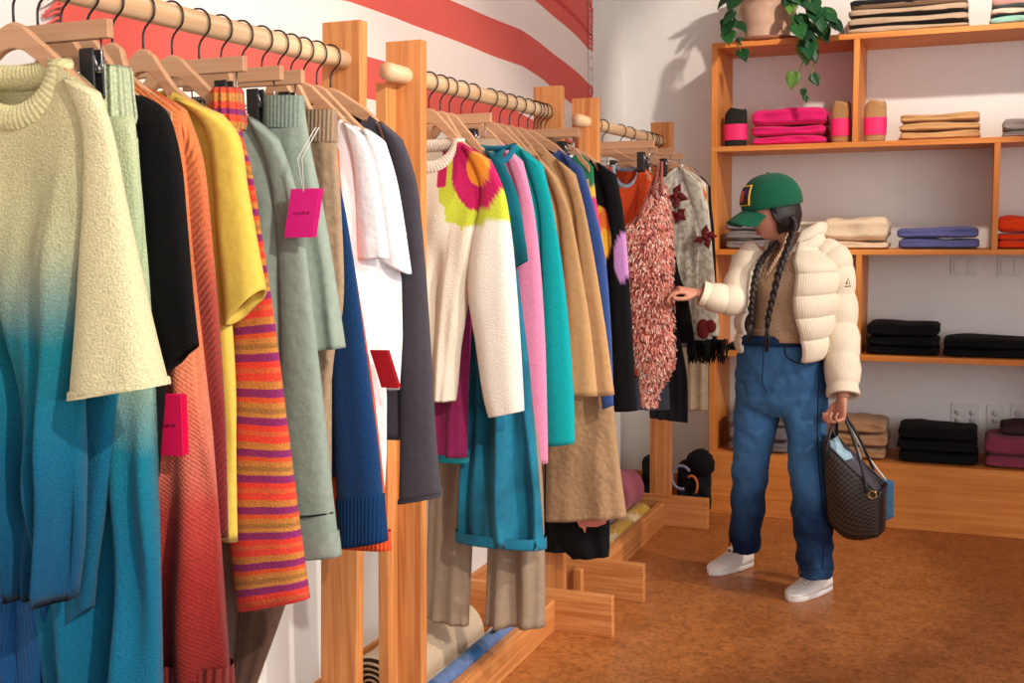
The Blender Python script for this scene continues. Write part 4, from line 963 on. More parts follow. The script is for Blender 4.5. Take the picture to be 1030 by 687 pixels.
# ------------------------------------------------------------------ rolled rugs and bags on the floor
def roll(name, label, cat, A, B, r, mat, matend, hollow=.3, group='rolled rugs under the racks', flat=1.0, colf=None, holes=True):
    A, B = Vector(A), Vector(B); d = (B-A).normalized(); t = thing(name, label, cat, ((A.x+B.x)/2, (A.y+B.y)/2, min(A.z, B.z)-r), group)
    up = Vector((0, 0, 1)); sx = d.cross(up).normalized(); uz = sx.cross(d); rows = []; cols = []
    n = 40
    for i in range(31):
        p = A.lerp(B, i/30); rr = r*(1+.02*math.sin(i*.9)); 
        rows.append([p+(sx*math.cos(k/n*2*PI)+uz*math.sin(k/n*2*PI)*flat)*rr*(1+.03*max(0, math.cos((k/n*2*PI)-1.0))**8) for k in range(n)])
        if colf: cols.append([colf(i/30, k/n) for k in range(n)])
    m = MB(); m.grid(rows, True, cols or None); obj('roll', m, mat, t)
    # spiral of the rolled layers at both ends
    for e, s in ((A, -1), (B, 1)):
        m = MB(); turns = 4; pts = []
        N_ = 120
        for i in range(N_+1):
            q = i/N_; a = q*turns*2*PI; rr = r*(hollow+(.97-hollow)*q); pts.append(e+d*s*.001+(sx*math.cos(a)+uz*math.sin(a)*flat)*rr)
        w = r*(.97-hollow)/turns*.40
        m.tube(pts, w, 6, flat=.6); obj('rolled_end', m, matend, t)
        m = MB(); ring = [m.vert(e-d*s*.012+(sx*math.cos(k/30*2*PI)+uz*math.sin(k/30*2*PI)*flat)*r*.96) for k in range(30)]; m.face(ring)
        obj('end_shade', m, simple('roll_gap_shade', (92, 72, 54), .9), t, smooth=False)  # dark disc painted as the shade in the gaps between the coils
    return t
rb = fabric('beige_rug', (218, 190, 158), 'wool', bump=.6); rbe = fabric('beige_rug_edge', (206, 176, 140), 'wool')
roll('rolled_rug', 'thick rolled beige rug with its spiral end beside the middle rack post', 'rug', (-1.605, 2.84, .103), (-1.590, 3.40, .103), .099, rb, rbe)
roll('rolled_sheet', 'pale grey rolled cloth lying between the beige and blue rolls', 'cloth roll', (-1.482, 2.84, .075), (-1.482, 3.74, .075), .026, fabric('pale_cloth', (214, 214, 216), 'plain', bump=.3), fabric('pale_cloth_e', (214, 214, 216), 'plain'), hollow=.5)
def blue_c(u, k): return lin((36, 92, 144)) if .38 < u < .47 or .05 < u < .1 else lin((96, 120, 164))
t = roll('rolled_fabric', 'blue printed roll with a black and white motif by the front rail', 'cloth roll', (-1.430, 2.82, .118), (-1.430, 3.60, .118), .0245, fabric('blue_print', None, 'plain', attr=True, bump=.2), fabric('blue_e', (74, 98, 142), 'plain'), hollow=.4, colf=blue_c)
for a, b, r_, c in (((-1.424, 3.33), (.014, .030), .1425, (14, 14, 18)), ((-1.432, 3.375), (.008, .022), .1425, (226, 224, 220))):
    m = MB(); m.ball((a[0], a[1], r_), (b[0]*.7, b[1], .0022), 16, 8); obj('printed_motif', m, simple('motif_%d' % c[0], c, .6), t)
roll('rolled_rug', 'mauve pink rolled rug lying on the yellow roll under the far rack', 'rug', (-1.555, 4.28, .20), (-1.535, 5.22, .20), .088, fabric('mauve_rug', (164, 84, 104), 'wool', bump=.5), fabric('mauve_rug_e', (186, 110, 124), 'wool'), hollow=.25)
roll('rolled_rug', 'white rolled rug at the wall side under the far rack', 'rug', (-1.63, 4.30, .055), (-1.63, 5.2, .055), .052, fabric('white_rug', (216, 208, 200), 'wool'), fabric('white_rug_e', (206, 198, 190), 'wool'))
def yel_c(u, k):
    w = math.sin(u*34+math.sin(k*25)*2.2)
    return lin((176, 150, 84)) if abs(w) < .12 else (lin((222, 196, 150)) if math.sin(u*17+k*8) > .5 else lin((214, 172, 72)))
roll('rolled_rug', 'yellow patterned rolled rug behind the far front rail', 'rug', (-1.462, 4.27, .075), (-1.462, 5.22, .075), .053, fabric('yellow_rug', None, 'wool', attr=True), fabric('yellow_rug_e', (206, 166, 76), 'wool'), colf=yel_c)
# bags in the corner
def bag(px0, px1, ytop, Y, col, label, name='black_bag', cat='bag', d=.16):
    a, b = P(px0, 500, 'y', Y).x, P(px1, 500, 'y', Y).x; zt = P((px0+px1)/2, ytop, 'y', Y).z
    t = thing(name, label, cat, ((a+b)/2, Y+d/2, 0)); m = MB(); rows = []
    for i in range(15):
        q = i/14; e = (1-abs(2*q-1)**5)**.3*.98+.02; z = zt*q
        rows.append([((a+b)/2+(b-a)/2*math.copysign(abs(math.cos(k/28*2*PI))**.45, math.cos(k/28*2*PI))*(.86+.14*e), Y+d/2+d/2*math.copysign(abs(math.sin(k/28*2*PI))**.5, math.sin(k/28*2*PI))*(.8+.2*e)+.01*math.sin(k+i), max(.001, z)) for k in range(28)])
    i0 = m.grid(rows, True); m.cap([i0+k for k in range(28)]); m.cap([i0+14*28+k for k in range(28)])
    obj('bag_body', m, fabric('bag_cloth_%d' % px0, col, 'plain', bump=.5, sheen=.05), t); return t, (a+b)/2, zt
bg_ = bag(644, 662, 462, 5.62, (20, 19, 22), 'black cloth bag in the corner behind the far rack post')
t, x, z = bag(679, 714, 468, 5.62, (22, 21, 24), 'black camera bag with purple-grey strap beside the shelving')
m = MB(); m.tube([(x-.05+.05*math.cos(q/16*PI*1.4+.6), 5.61-.02, z-.06+.06*math.sin(q/16*PI*1.4+.6)) for q in range(17)], .008, 8); obj('strap', m, simple('grey_strap', (140, 132, 160), .5), t)
m = MB(); m.tube([(x+.0+.03*math.cos(q/10*PI-.9), 5.60, z-.10+.05*math.sin(q/10*PI-.9)) for q in range(11)], .006, 6); obj('buckle_cord', m, simple('orange_cord', (230, 120, 40), .5), t)
p = P(702, 466, 'y', 5.60); m = MB(); m.ball((p.x+.0, 5.66, p.z-.01), (.075, .07, .07), 24, 14)
for i, v in enumerate(m.v):
    n_ = noise.noise(Vector(v)*60)*.010; c_ = Vector((p.x, 5.66, p.z-.01)); q = Vector(v); m.v[i] = tuple(q+(q-c_).normalized()*n_)
obj('pompom_hat', m, fabric('black_fur', (16, 15, 17), 'fleece', bump=1.5), None, 'round black furry hat lying on the camera bag', 'hat')
# ------------------------------------------------------------------ the woman
def Q(px, py, Y): return P(px, py, 'y', Y)
PY0 = 4.52
root = Vector((P(787, 400, 'y', PY0).x, PY0, 0))
WOMAN = thing('person', 'woman in green cap, cream puffer jacket and blue jeans reaching for a pink dress', 'person', root)
SKIN = simple('skin', (206, 142, 116), .55, noise_s=30, vary=.04)
MATS['skin'].node_tree.nodes['Principled BSDF'].inputs['Subsurface Weight'].default_value = .12
MATS['skin'].node_tree.nodes['Principled BSDF'].inputs['Subsurface Radius'].default_value = (.02, .008, .004)
# --- head frame: she looks down to the left of the picture
yaw = math.radians(214); pit = math.radians(-15)
hf = Vector((math.cos(yaw)*math.cos(pit), math.sin(yaw)*math.cos(pit), math.sin(pit)))
hs = Vector((0, 0, 1)).cross(hf).normalized()      # her left
hu = hf.cross(hs).normalized()
HCn = Q(777, 213, 4.50)
HM3 = Matrix((hf, hs, hu)).transposed()
def H(x, y, z): return HCn+HM3 @ Vector((x, y, z))
def g(a, s): return math.exp(-(a/s)**2)
def head_mesh(m):
    rows = []; nv, nu = 56, 72
    for j in range(nv+1):
        th = PI*j/nv; row = []
        for k in range(nu):
            ph = 2*PI*k/nu; dx, dy, dz = math.sin(th)*math.cos(ph), math.sin(th)*math.sin(ph), math.cos(th)
            x, y, z = dx*.093, dy*.074, dz*.112
            if z < 0:                       # jaw narrows to the chin
                q = min(1, -z/.112); y *= 1-.36*q**1.5; x = x*(1-.12*q) if x > 0 else x*(1-.45*q)
            f = max(0, dx)
            if dx > .2:
                x += .027*g(y, .012)*g(z+.022, .013)*f                      # nose tip
                x += .012*g(y, .010)*g(z+.002, .020)*f                      # bridge
                x -= .010*(g(y-.032, .016)+g(y+.032, .016))*g(z-.004, .013) # eye sockets
                x += .004*g(y, .045)*g(z-.026, .010)                        # brow
                x += .007*g(y, .022)*g(z+.055, .0065)*f+.0065*g(y, .020)*g(z+.067, .006)*f   # lips
                x -= .004*g(y, .018)*g(z+.061, .0028)*f
                x += .017*g(y, .024)*g(z+.090, .018)*f                      # chin
                x += .004*(g(y-.04, .018)+g(y+.04, .018))*g(z+.03, .02)     # cheeks
            row.append(H(x, y, z))
        rows.append(row)
    m.grid(rows, True)
def limb(m, pts, rad, n=16, flat=1.0, up=None): 
    P_ = catmull([tuple(p)+(r,) for p, r in zip(pts, rad)], max(8, 5*len(pts)))
    m.tube([q[:3] for q in P_], [q[3] for q in P_], n, flat=flat, up=up)
B = MB(); head_mesh(B)
nb = Q(797, 250, 4.56)
limb(B, [H(-.02, 0, -.05), H(-.035, 0, -.11), nb], [.052, .050, .058])
# torso inside the clothes
tq = [(nb, .055), (Q(795, 262, 4.56), .10), (Q(792, 290, 4.55), .115), (Q(790, 325, 4.54), .10), (Q(787, 350, 4.53), .105), (Q(785, 392, 4.54), .125)]
limb(B, [a for a, _ in tq], [b*.88 for _, b in tq], 20)
# arms
SR, ER, WR = Q(756, 262, 4.54), Q(741, 303, 4.40), Q(703, 295, 4.335)
SL, EL, WL_ = Q(832, 262, 4.58), Q(846, 335, 4.56), Q(848, 400, 4.44)
limb(B, [nb+Vector((-.03, 0, -.05)), SR, (SR+ER)/2, ER, (ER+WR)/2, WR], [.05, .052, .042, .037, .032, .024])
limb(B, [nb+Vector((.03, 0, -.05)), SL, (SL+EL)/2, EL, (EL+WL_)/2, WL_], [.05, .052, .042, .037, .032, .024])
# legs inside the jeans, down to the shoes
HR, KR, AR = Q(765, 402, 4.56), Q(757, 475, 4.57), Q(750, 553, 4.645)
HL, KL, AL = Q(808, 405, 4.54), Q(812, 478, 4.46), Q(822, 580, 4.47)
limb(B, [HR, KR, AR], [.072, .050, .034]); limb(B, [HL, KL, AL], [.072, .050, .034])
# ears
for s in (1, -1):
    c = H(-.008, s*.071, -.010); mm = [c+HM3 @ Vector((.012*math.cos(a)*1.1, s*.006, .026*math.sin(a))) for a in [q/12*2*PI for q in range(13)]]
    B.tube(mm, .0045, 8); B.ball(c, (.010, .010, .018), 12, 8)
# right hand (screen left): reaches out and pinches the dress, fingers one by one
def hand(m, wrist, along, palmn, spec, size=1.0, thumb=None, plen=.085):
    """along: towards the fingers, palmn: out of the palm; spec per finger = three bend angles"""
    along = along.normalized(); palmn = (palmn-along*palmn.dot(along)).normalized(); acr = along.cross(palmn)
    k = size
    rows = []
    for q, wd, tk in ((-.12, .024, .020), (0, .026, .019), (.3, .034, .0165), (.65, .040, .0145), (1.0, .040, .012), (1.06, .036, .009)):
        c = wrist+along*plen*q*k
        rows.append([c+acr*wd*k*math.cos(a)+palmn*tk*k*math.sin(a) for a in [j/20*2*PI for j in range(20)]])
    i0 = m.grid(rows, True); m.cap([i0+j for j in range(20)]); m.cap([i0+5*20+j for j in range(20)])
    ln = [(.040, .024, .020), (.044, .028, .021), (.041, .026, .020), (.032, .020, .018)]
    rad = [.0088, .0090, .0086, .0076]
    tips = []
    for i in range(4):
        off = (.030-.0198*i)*k
        p = wrist+along*(plen*(.93-.03*abs(i-1.2)))*k+acr*off; d = along.copy(); d = (d+acr*(.06-.045*i)).normalized(); pts = [p-along*.02*k, p]
        for L_, a in zip(ln[i], spec[i]):
            d = Matrix.Rotation(math.radians(a), 3, acr) @ d
            # positive angle curls towards the palm
            p = p+d*L_*k; pts.append(p)
        PP = catmull([tuple(x) for x in pts], 16); m.tube(PP, [rad[i]*k*(1.06-.28*q/15) for q in range(16)], 10); m.ball(PP[-1], (rad[i]*k*.80,)*3, 10, 8); tips.append(Vector(PP[-1]))
    ta = thumb or ((.6, .75, .25), (.9, .25, .2), (1, 0, .25))
    p = wrist+along*.018*k+acr*.026*k; pts = [p-acr*.012*k, p]
    for (a, b, c_), L_ in zip(ta, (.038, .032, .026)):
        d = (along*a+acr*b+palmn*c_).normalized(); p = p+d*L_*k; pts.append(p)
    PP = catmull([tuple(x) for x in pts], 16); m.tube(PP, [.0125*k*(1.08-.34*q/15) for q in range(16)], 10); m.ball(PP[-1], (.0095*k,)*3, 10, 8)
    return tips
sgn = 1
def curlsign(along, palmn):
    acr = along.cross(palmn).normalized(); t_ = Matrix.Rotation(math.radians(20), 3, acr) @ along
    return 1 if t_.dot(palmn) > along.dot(palmn) else -1
a1 = (Q(680, 291, 4.29)-WR).normalized(); pn1 = Vector((0, .35, -1)); c = curlsign(a1, (pn1-a1*pn1.dot(a1)).normalized())
pn1u = (pn1-a1*pn1.dot(a1)).normalized()
hand(B, WR+a1*.01, a1, pn1, [[c*x for x in r] for r in ((20, 34, 24), (34, 48, 30), (44, 58, 36), (54, 64, 40))], .84, thumb=((.75, .40, .45), (1, .0, .35), (1, -.2, .2)))
# left hand (screen right): hangs down and closes on the bag handles
a2 = Vector((-.12, -.12, -1)); pn2 = Vector((-.75, -.65, 0)); pn2u = (pn2-a2.normalized()*pn2.dot(a2.normalized())).normalized(); c = curlsign(a2.normalized(), pn2u)
hand(B, WL_+Vector((-.002, -.012, -.005)), a2, pn2, [[c*x for x in r] for r in ((48, 72, 50), (52, 76, 52), (56, 78, 54), (60, 80, 56))], .90, thumb=((.8, .45, .5), (.95, -.05, .5), (.8, -.45, .5)))
body = obj('body', B, SKIN, WOMAN)
md = body.modifiers.new('one_surface', 'REMESH'); md.mode = 'VOXEL'; md.voxel_size = .0038; md.use_smooth_shade = True
md = body.modifiers.new('soft', 'SMOOTH'); md.factor = .5; md.iterations = 2
# face details
DARK = simple('dark_hair', (34, 24, 22), .5, noise_s=120, vary=.3, bump=.4)
m = MB()
for s in (1, -1):
    m.tube([H(.082-.012*abs(q), s*(.018+.028*q), .024+.004*math.sin(q*3)) for q in (0, .25, .5, .75, 1)], [.0016, .0024, .0024, .002, .001], 6)
obj('eyebrow', m, DARK, body) if False else None
for s in (1, -1):
    m = MB(); m.tube([H(.0795-.020*q*q, s*(.020+.026*q), .024+.005*math.sin(q*PI)-.003*q) for q in (0, .25, .5, .75, 1)], [.0016, .0026, .0026, .002, .001], 6); obj('eyebrow', m, DARK, body)
    m = MB(); m.ball(H(.0715, s*.032, .002), (.0125,)*3, 16, 12); obj('eyelid', m, SKIN, body)
    m = MB(); m.tube([H(.0825-.014*abs(q-.45)**1.5*2, s*(.020+.025*q), -.0035-.003*math.sin(q*PI)) for q in (0, .25, .5, .75, 1)], [.0008, .0015, .0016, .0016, .0008], 6); obj('eyelash', m, DARK, body)
m = MB(); m.tube([H(.0850-.010*abs(q)**2, .019*q, -.0555+.0015*math.cos(q*3)) for q in (-1, -.6, -.2, .2, .6, 1)], [.001, .0032, .0042, .0042, .0032, .001], 8)
m.tube([H(.0815-.010*abs(q)**2, .018*q, -.0665) for q in (-1, -.6, -.2, .2, .6, 1)], [.001, .0038, .005, .005, .0038, .001], 8)
obj('lips', m, simple('lips', (176, 84, 80), .4), body)
# --- hair: cap of hair at the sides and back, plus two braids
m = MB(); rows = []
for j in range(19):
    q = j/18; z = .05-.125*q; row = []
    for k in range(25):
        a = math.radians(68+(292-68)*k/24); w = 1+.05*math.sin(k*2.1+j*.4)*.3
        taper = 1-.30*max(0, q-.55)/.45
        row.append(H(.098*math.cos(a)*w*taper-.006, .083*math.sin(a)*w*taper, z-.02*abs(math.cos(a))))
    rows.append(row)
m.grid(rows); hair = obj('hair', m, DARK, WOMAN, solid=.012)
# loose strands at the temple
m = MB(); rnd = random.Random(2)
for s in (1, -1):
    m = MB()
    for q in range(16):
        y = .070+rnd.random()*.008; x = .012+rnd.random()*.028
        m.tube([H(x, s*y, .03), H(x-.006, s*(y+.006), -.02), H(x-.03-rnd.random()*.01, s*(y+.002), -.055-rnd.random()*.03)], [.004, .0035, .002], 5)
    obj('temple_strands', m, DARK, hair)
def braid(pts, r0, seed):
    ps = [Vector(q) for q in catmull([tuple(p) for p in pts], 64)]; m = MB(); n = len(ps)
    for s in range(3):
        path = []; rad = []
        for i, p in enumerate(ps[:54]):
            t_ = (ps[i+1]-ps[i]).normalized(); sx = t_.cross(Vector((.6, .8, 0))).normalized(); sy = t_.cross(sx)
            a = i*.62+s*2*PI/3; tp = 1-.35*i/54
            path.append(p+sx*math.sin(a)*r0*.62*tp+sy*math.sin(2*a)*r0*.34*tp); rad.append(r0*.60*tp*(1+.12*math.cos(2*a)))
        m.tube(path, rad, 8)
    for q in range(14):
        e = ps[53]; d = (ps[-1]-ps[53]); rr = random.Random(seed+q); o = Vector((rr.uniform(-1, 1), rr.uniform(-1, 1), 0))*r0*.5
        m.tube([e+o*.3, e+d*.5+o, e+d+o*.8], [.004, .004, .0015], 5)
    o = obj('braid', m, DARK, hair)
    k = MB(); k.tube([ps[52], ps[54]], r0*.55, 12); obj('hair_tie', k, simple('hair_tie', (16, 14, 16), .6), o)
braid([H(-.06, -.03, -.095) , Q(772, 254, 4.45), Q(762, 270, 4.385), Q(757, 295, 4.36), Q(756, 318, 4.37), Q(753, 343, 4.38)], .0150, 1)
braid([H(-.035, .075, -.03), H(-.035, .078, -.07), Q(792, 250, 4.38), Q(784, 272, 4.35), Q(777, 300, 4.36), Q(772, 325, 4.37), Q(771, 354, 4.38)], .0165, 5)
# --- cap
CAPM = fabric('green_cap_cotton', (14, 92, 64), 'woven', bump=.5, vary=.1, sheen=.1)
def HC_(x, y, z): return H(x, y, z)
tl = math.radians(6)
def K(x, y, z):     # cap frame, slightly tipped
    x, y, z = x*1.09+.004, y*1.09, .018+(z-.018)*1.13
    return H(x*math.cos(tl)-z*math.sin(tl), y, x*math.sin(tl)+z*math.cos(tl))
cap = thing_cap = None
m = MB(); rows = []
for j in range(18):
    th = (PI/2)*j/17; row = []
    for k in range(48):
        a = 2*PI*k/48; r = math.cos(th)**.82 if j < 17 else .001
        seam = 1-.012*math.exp(-((a*6/(2*PI)+.5) % 1-.5)**2*120)
        row.append(K((.110*r*math.cos(a)-.006)*seam, .091*r*math.sin(a)*seam, .030+.102*math.sin(th)**.95*(1+.06*math.cos(a)*(1-j/17))))
    rows.append(row)
r0 = [K(.108*math.cos(2*PI*k/48)-.006, .089*math.sin(2*PI*k/48), .018) for k in range(48)]
m.grid([r0]+rows, True); cap = obj('cap', m, CAPM, WOMAN, solid=.002, label='green baseball cap with a square badge')
m = MB(); rows = []
for i in range(13):
    q = i/12; row = []
    for k in range(17):
        e = -1+k/8; y = e*.074*(1-.05*q); x = .088*math.sqrt(max(0, 1-(e*.80)**2))+q*(.078*math.sqrt(max(0.0, 1-(e*.93)**4)))
        row.append(K(x, y, .026-.030*e*e-.022*q-.010*q*q))
    rows.append(row)
m.grid(rows); obj('brim', m, CAPM, cap, solid=.004)
m = MB(); m.ball(K(-.006, 0, .133), (.007, .007, .004), 12, 6); obj('button', m, CAPM, cap)
def capsurf(a, z):   # point on the dome at azimuth a and height z
    th = math.asin(min(1, max(0, (z-.030)/.104))); r = math.cos(th)**.82
    return K((.1125*r*math.cos(a)-.006), .093*r*math.sin(a), z)
def patch(a0, a1, z0, z1, off, n=8):
    m = MB(); rows = []
    cen = K(0, 0, .04)
    for i in range(n+1):
        z = z0+(z1-z0)*i/n; rows.append([(lambda p: p+(p-cen).normalized()*off)(capsurf(a0+(a1-a0)*k/n, z)) for k in range(n+1)])
    m.grid(rows); return m
b = patch(-.46, .46, .038, .104, .0015); bd = obj('badge', b, simple('badge_yellow', (238, 190, 50), .7), cap, solid=.0015, label='square badge with a yellow border')
obj('badge_field', patch(-.40, .40, .043, .099, .003), simple('badge_dark', (30, 22, 30), .7), bd, solid=.001)
m = patch(-.16, .14, .050, .086, .0045, 5); obj('badge_figure', m, simple('badge_orange', (190, 84, 40), .7), bd, solid=.001)
m = patch(.14, .28, .074, .091, .0045, 4); obj('badge_figure', m, simple('badge_purple', (70, 50, 130), .7), bd, solid=.001)

# --- knitted sweater under the jacket
fw = math.radians(232); TF = Vector((math.cos(fw), math.sin(fw), 0)); TS = Vector((0, 0, 1)).cross(TF)   # forward, her left
def tors(z):
    """centre of the torso at height z"""
    return Vector((interp(TX, z), interp(TY, z), z))
pz = [(Q(797, 247, 4.56)), Q(796, 275, 4.55), Q(793, 300, 4.54), Q(789, 325, 4.535), Q(786, 350, 4.53), Q(785, 380, 4.53)]
TX = sorted([(p.z, p.x) for p in pz]); TY = sorted([(p.z, p.y) for p in pz])
def zof(py): return Q(790, py, 4.5).z
KN = fabric('beige_cable_knit', (222, 186, 152), 'cable', bump=.8)
m = MB(); rows = []; nz_ = 26
z0, z1 = zof(342), zof(247)
for i in range(nz_+1):
    q = i/nz_; z = z0+(z1-z0)*q; c = tors(z); a_ = .125+.035*smooth(0, .6, q)-.07*smooth(.8, 1, q); b_ = .098+.028*math.exp(-((q-.62)/.2)**2)-.03*smooth(.82, 1, q)
    row = []
    for k in range(48):
        t_ = 2*PI*k/48; f_ = math.cos(t_); l = math.sin(t_); zz = z
        if q > .62 and f_ > 0:              # the V neck
            zz = z-0.0
        row.append(c+TF*b_*f_+TS*a_*l+Vector((0, 0, .0)))
    rows.append(row)
# cut the V: drop the upper front points below the neckline
for i, row in enumerate(rows):
    for k in range(48):
        t_ = 2*PI*k/48; l = math.sin(t_); f_ = math.cos(t_)
        if f_ > .2:
            lim = zof(278)+abs(l)*.42
            if row[k].z > lim: row[k] = Vector((row[k].x, row[k].y, lim+.02*(row[k].z-lim)))-TF*.0
m.grid(rows, True); sw = obj('knit_sweater', m, KN, WOMAN, solid=.004, label='beige cable knit V neck sweater')
m = MB(); cc = tors(zof(305)); 
pts = []
for s in range(-10, 11):
    l = s/10*.40; z = zof(279)+abs(l)*.42; c = tors(z); q = (z-z0)/(z1-z0); a_ = .125+.035*smooth(0, .6, q)-.07*smooth(.8, 1, q); b_ = .098+.028*math.exp(-((q-.62)/.2)**2)-.03*smooth(.82, 1, q)
    pts.append(c+TF*(b_*math.sqrt(max(0, 1-l*l))+.003)+TS*a_*l)
m.tube(pts, .008, 8); obj('neck_trim', m, KN, sw)
m = MB(); rows = []
for i in range(5):
    z = z0-.004+.045*i/4; c = tors(z); rows.append([c+TF*.105*math.cos(k/48*2*PI)+TS*.131*math.sin(k/48*2*PI) for k in range(48)])
m.grid(rows, True); obj('hem_rib', m, fabric('beige_rib', (200, 162, 128), 'rib'), sw, solid=.003)

# --- jeans: hips and two wide legs as one remeshed garment
def denim_person():
    m, nt, b = newmat('graded_denim'); b.inputs['Roughness'].default_value = .85; b.inputs['Specular IOR Level'].default_value = .2
    c = N(nt, 'ShaderNodeTexCoord'); n = N(nt, 'ShaderNodeTexNoise'); n.inputs['Scale'].default_value = 5; n.inputs['Detail'].default_value = 5; L(nt, c.outputs['Object'], n.inputs['Vector'])
    # tone graded by height: pale on the thighs and knees, darker towards the hems
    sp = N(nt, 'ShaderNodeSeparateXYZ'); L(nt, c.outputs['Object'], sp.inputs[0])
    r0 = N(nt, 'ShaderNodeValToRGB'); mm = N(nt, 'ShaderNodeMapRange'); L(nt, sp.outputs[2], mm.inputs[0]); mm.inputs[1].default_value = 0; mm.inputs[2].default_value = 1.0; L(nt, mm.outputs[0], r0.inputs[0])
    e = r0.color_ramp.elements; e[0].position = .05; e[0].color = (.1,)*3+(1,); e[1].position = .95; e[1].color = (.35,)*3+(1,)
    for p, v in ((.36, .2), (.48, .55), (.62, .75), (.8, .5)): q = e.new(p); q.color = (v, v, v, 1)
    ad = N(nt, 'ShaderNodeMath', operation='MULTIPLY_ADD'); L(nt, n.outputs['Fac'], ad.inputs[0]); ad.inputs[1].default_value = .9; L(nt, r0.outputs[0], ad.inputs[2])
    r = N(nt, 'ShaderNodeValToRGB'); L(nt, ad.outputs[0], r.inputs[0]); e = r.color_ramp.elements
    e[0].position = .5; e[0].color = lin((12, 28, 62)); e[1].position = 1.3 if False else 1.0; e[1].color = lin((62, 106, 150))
    n2 = N(nt, 'ShaderNodeTexNoise'); n2.inputs['Scale'].default_value = 260; L(nt, c.outputs['Object'], n2.inputs['Vector'])
    mr = N(nt, 'ShaderNodeMapRange'); L(nt, n2.outputs['Fac'], mr.inputs[0]); mr.inputs[3].default_value = .8; mr.inputs[4].default_value = 1.2
    mx = N(nt, 'ShaderNodeMix', data_type='RGBA', blend_type='MULTIPLY'); mx.inputs[0].default_value = 1; L(nt, r.outputs[0], mx.inputs[6]); L(nt, mr.outputs[0], mx.inputs[7]); L(nt, mx.outputs[2], b.inputs['Base Color'])
    bp = N(nt, 'ShaderNodeBump'); bp.inputs['Strength'].default_value = .4; bp.inputs['Distance'].default_value = .012
    n3 = N(nt, 'ShaderNodeTexNoise'); n3.inputs['Scale'].default_value = 9; n3.inputs['Detail'].default_value = 3; n3.inputs['Distortion'].default_value = 1; L(nt, c.outputs['Object'], n3.inputs['Vector']); L(nt, n3.outputs['Fac'], bp.inputs['Height']); L(nt, bp.outputs[0], b.inputs['Normal'])
    return m
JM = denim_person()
def ring3(c, ax, ay, hx, hy, n=40, e=.85):
    return [c+ax*hx*math.copysign(abs(math.cos(a))**e, math.cos(a))+ay*hy*math.copysign(abs(math.sin(a))**e, math.sin(a)) for a in [k/n*2*PI for k in range(n)]]
def legrows(m, rws, n=40):
    rws = catmull(rws, 40); R = []
    for i, (py, xl, xr, Y, d) in enumerate(rws):
        a, b = Q(xl, py, Y), Q(xr, py, Y); c = (a+b)/2; hx = (b.x-a.x)/2
        w = .004*math.sin(i*1.1+xl)*smooth(10, 25, i)
        R.append([p+Vector((0, 0, 0)) for p in ring3(c+Vector((w, 0, 0)), Vector((1, 0, 0)), Vector((0, 1, 0)), hx, d, n)])
    R.append([p.lerp(sum(R[-1], Vector())/n, .06) for p in R[-1]]); e = R[-1]; R.append([p+Vector((0, 0, .05)) for p in e])
    i0 = m.grid(R, True); m.cap([i0+k for k in range(n)])
    m.cap([i0+(len(R)-1)*n+k for k in range(n)])
J = MB()
# (pixel row, left edge, right edge, depth plane, half depth)
legrows(J, [(338, 744, 822, 4.53, .105), (362, 742, 828, 4.53, .115), (385, 741, 832, 4.54, .125), (404, 741, 831, 4.545, .122), (418, 752, 822, 4.55, .09)])
legrows(J, [(385, 741, 787, 4.55, .105), (411, 739, 785, 4.555, .10), (440, 738, 779, 4.56, .093), (470, 737, 773, 4.57, .085), (500, 736, 769, 4.60, .083), (530, 735, 766, 4.63, .082), (554, 733, 763, 4.65, .082)])
legrows(J, [(385, 787, 832, 4.54, .105), (415, 787, 832, 4.53, .10), (440, 791, 831, 4.51, .095), (470, 794, 832, 4.47, .088), (500, 796, 835, 4.46, .086), (540, 799, 838, 4.46, .086), (579, 804, 838, 4.465, .086)])
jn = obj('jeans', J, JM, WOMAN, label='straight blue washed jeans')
md = jn.modifiers.new('join', 'REMESH'); md.mode = 'VOXEL'; md.voxel_size = .006; md.use_smooth_shade = True
md = jn.modifiers.new('soft', 'SMOOTH'); md.factor = .6; md.iterations = 6
tx = bpy.data.textures.new('cloth_folds', 'CLOUDS'); tx.noise_scale = .09; tx.noise_depth = 2
md = jn.modifiers.new('folds', 'DISPLACE'); md.texture = tx; md.strength = .022; md.mid_level = .5; md.texture_coords = 'LOCAL'
# waistband, fly, pocket, belt loop, side seam
m = MB(); rows = []
for py, ex in ((336, .0), (339, .006), (346, .008)):
    a, b_ = Q(744, py, 4.53), Q(822, py, 4.53); c = (a+b_)/2; rows.append(ring3(c, Vector((1, 0, 0)), Vector((0, 1, 0)), (b_.x-a.x)/2+ex, .106+ex, 48))
m.grid(rows, True); obj('waistband', m, fabric('waist_denim', (22, 46, 78), 'denim', bump=.3), jn, solid=.003)
# seams and pocket opening lie on the finished surface of the jeans
bpy.context.view_layer.update()
from mathutils.bvhtree import BVHTree
dg = bpy.context.evaluated_depsgraph_get(); ev = jn.evaluated_get(dg); bv = BVHTree.FromObject(jn, dg); JO = WL[jn.name]
def onjeans(px, py, off=.001):
    d = (RW @ ray(px, py)).normalized(); h = bv.ray_cast(CAM-JO, d)
    if h[0] is None: return None
    return h[0]+JO+h[1]*off
def seam(name, pts, r, mt, n=24):
    P2 = [onjeans(*q) for q in catmull(pts, n)]; P2 = [p for p in P2 if p is not None]
    if len(P2) > 2: m = MB(); m.tube(P2, r, 6); return obj(name, m, mt, jn)
THR = simple('seam_thread', (120, 110, 96), .8); NAV = simple('seam_navy', (12, 22, 42), .9)
seam('pocket_opening', [(789, 348), (791, 358), (799, 364), (808, 366)], .0028, NAV)
seam('fly_seam', [(768, 350), (768, 366), (767, 384), (772, 396)], .0016, NAV)
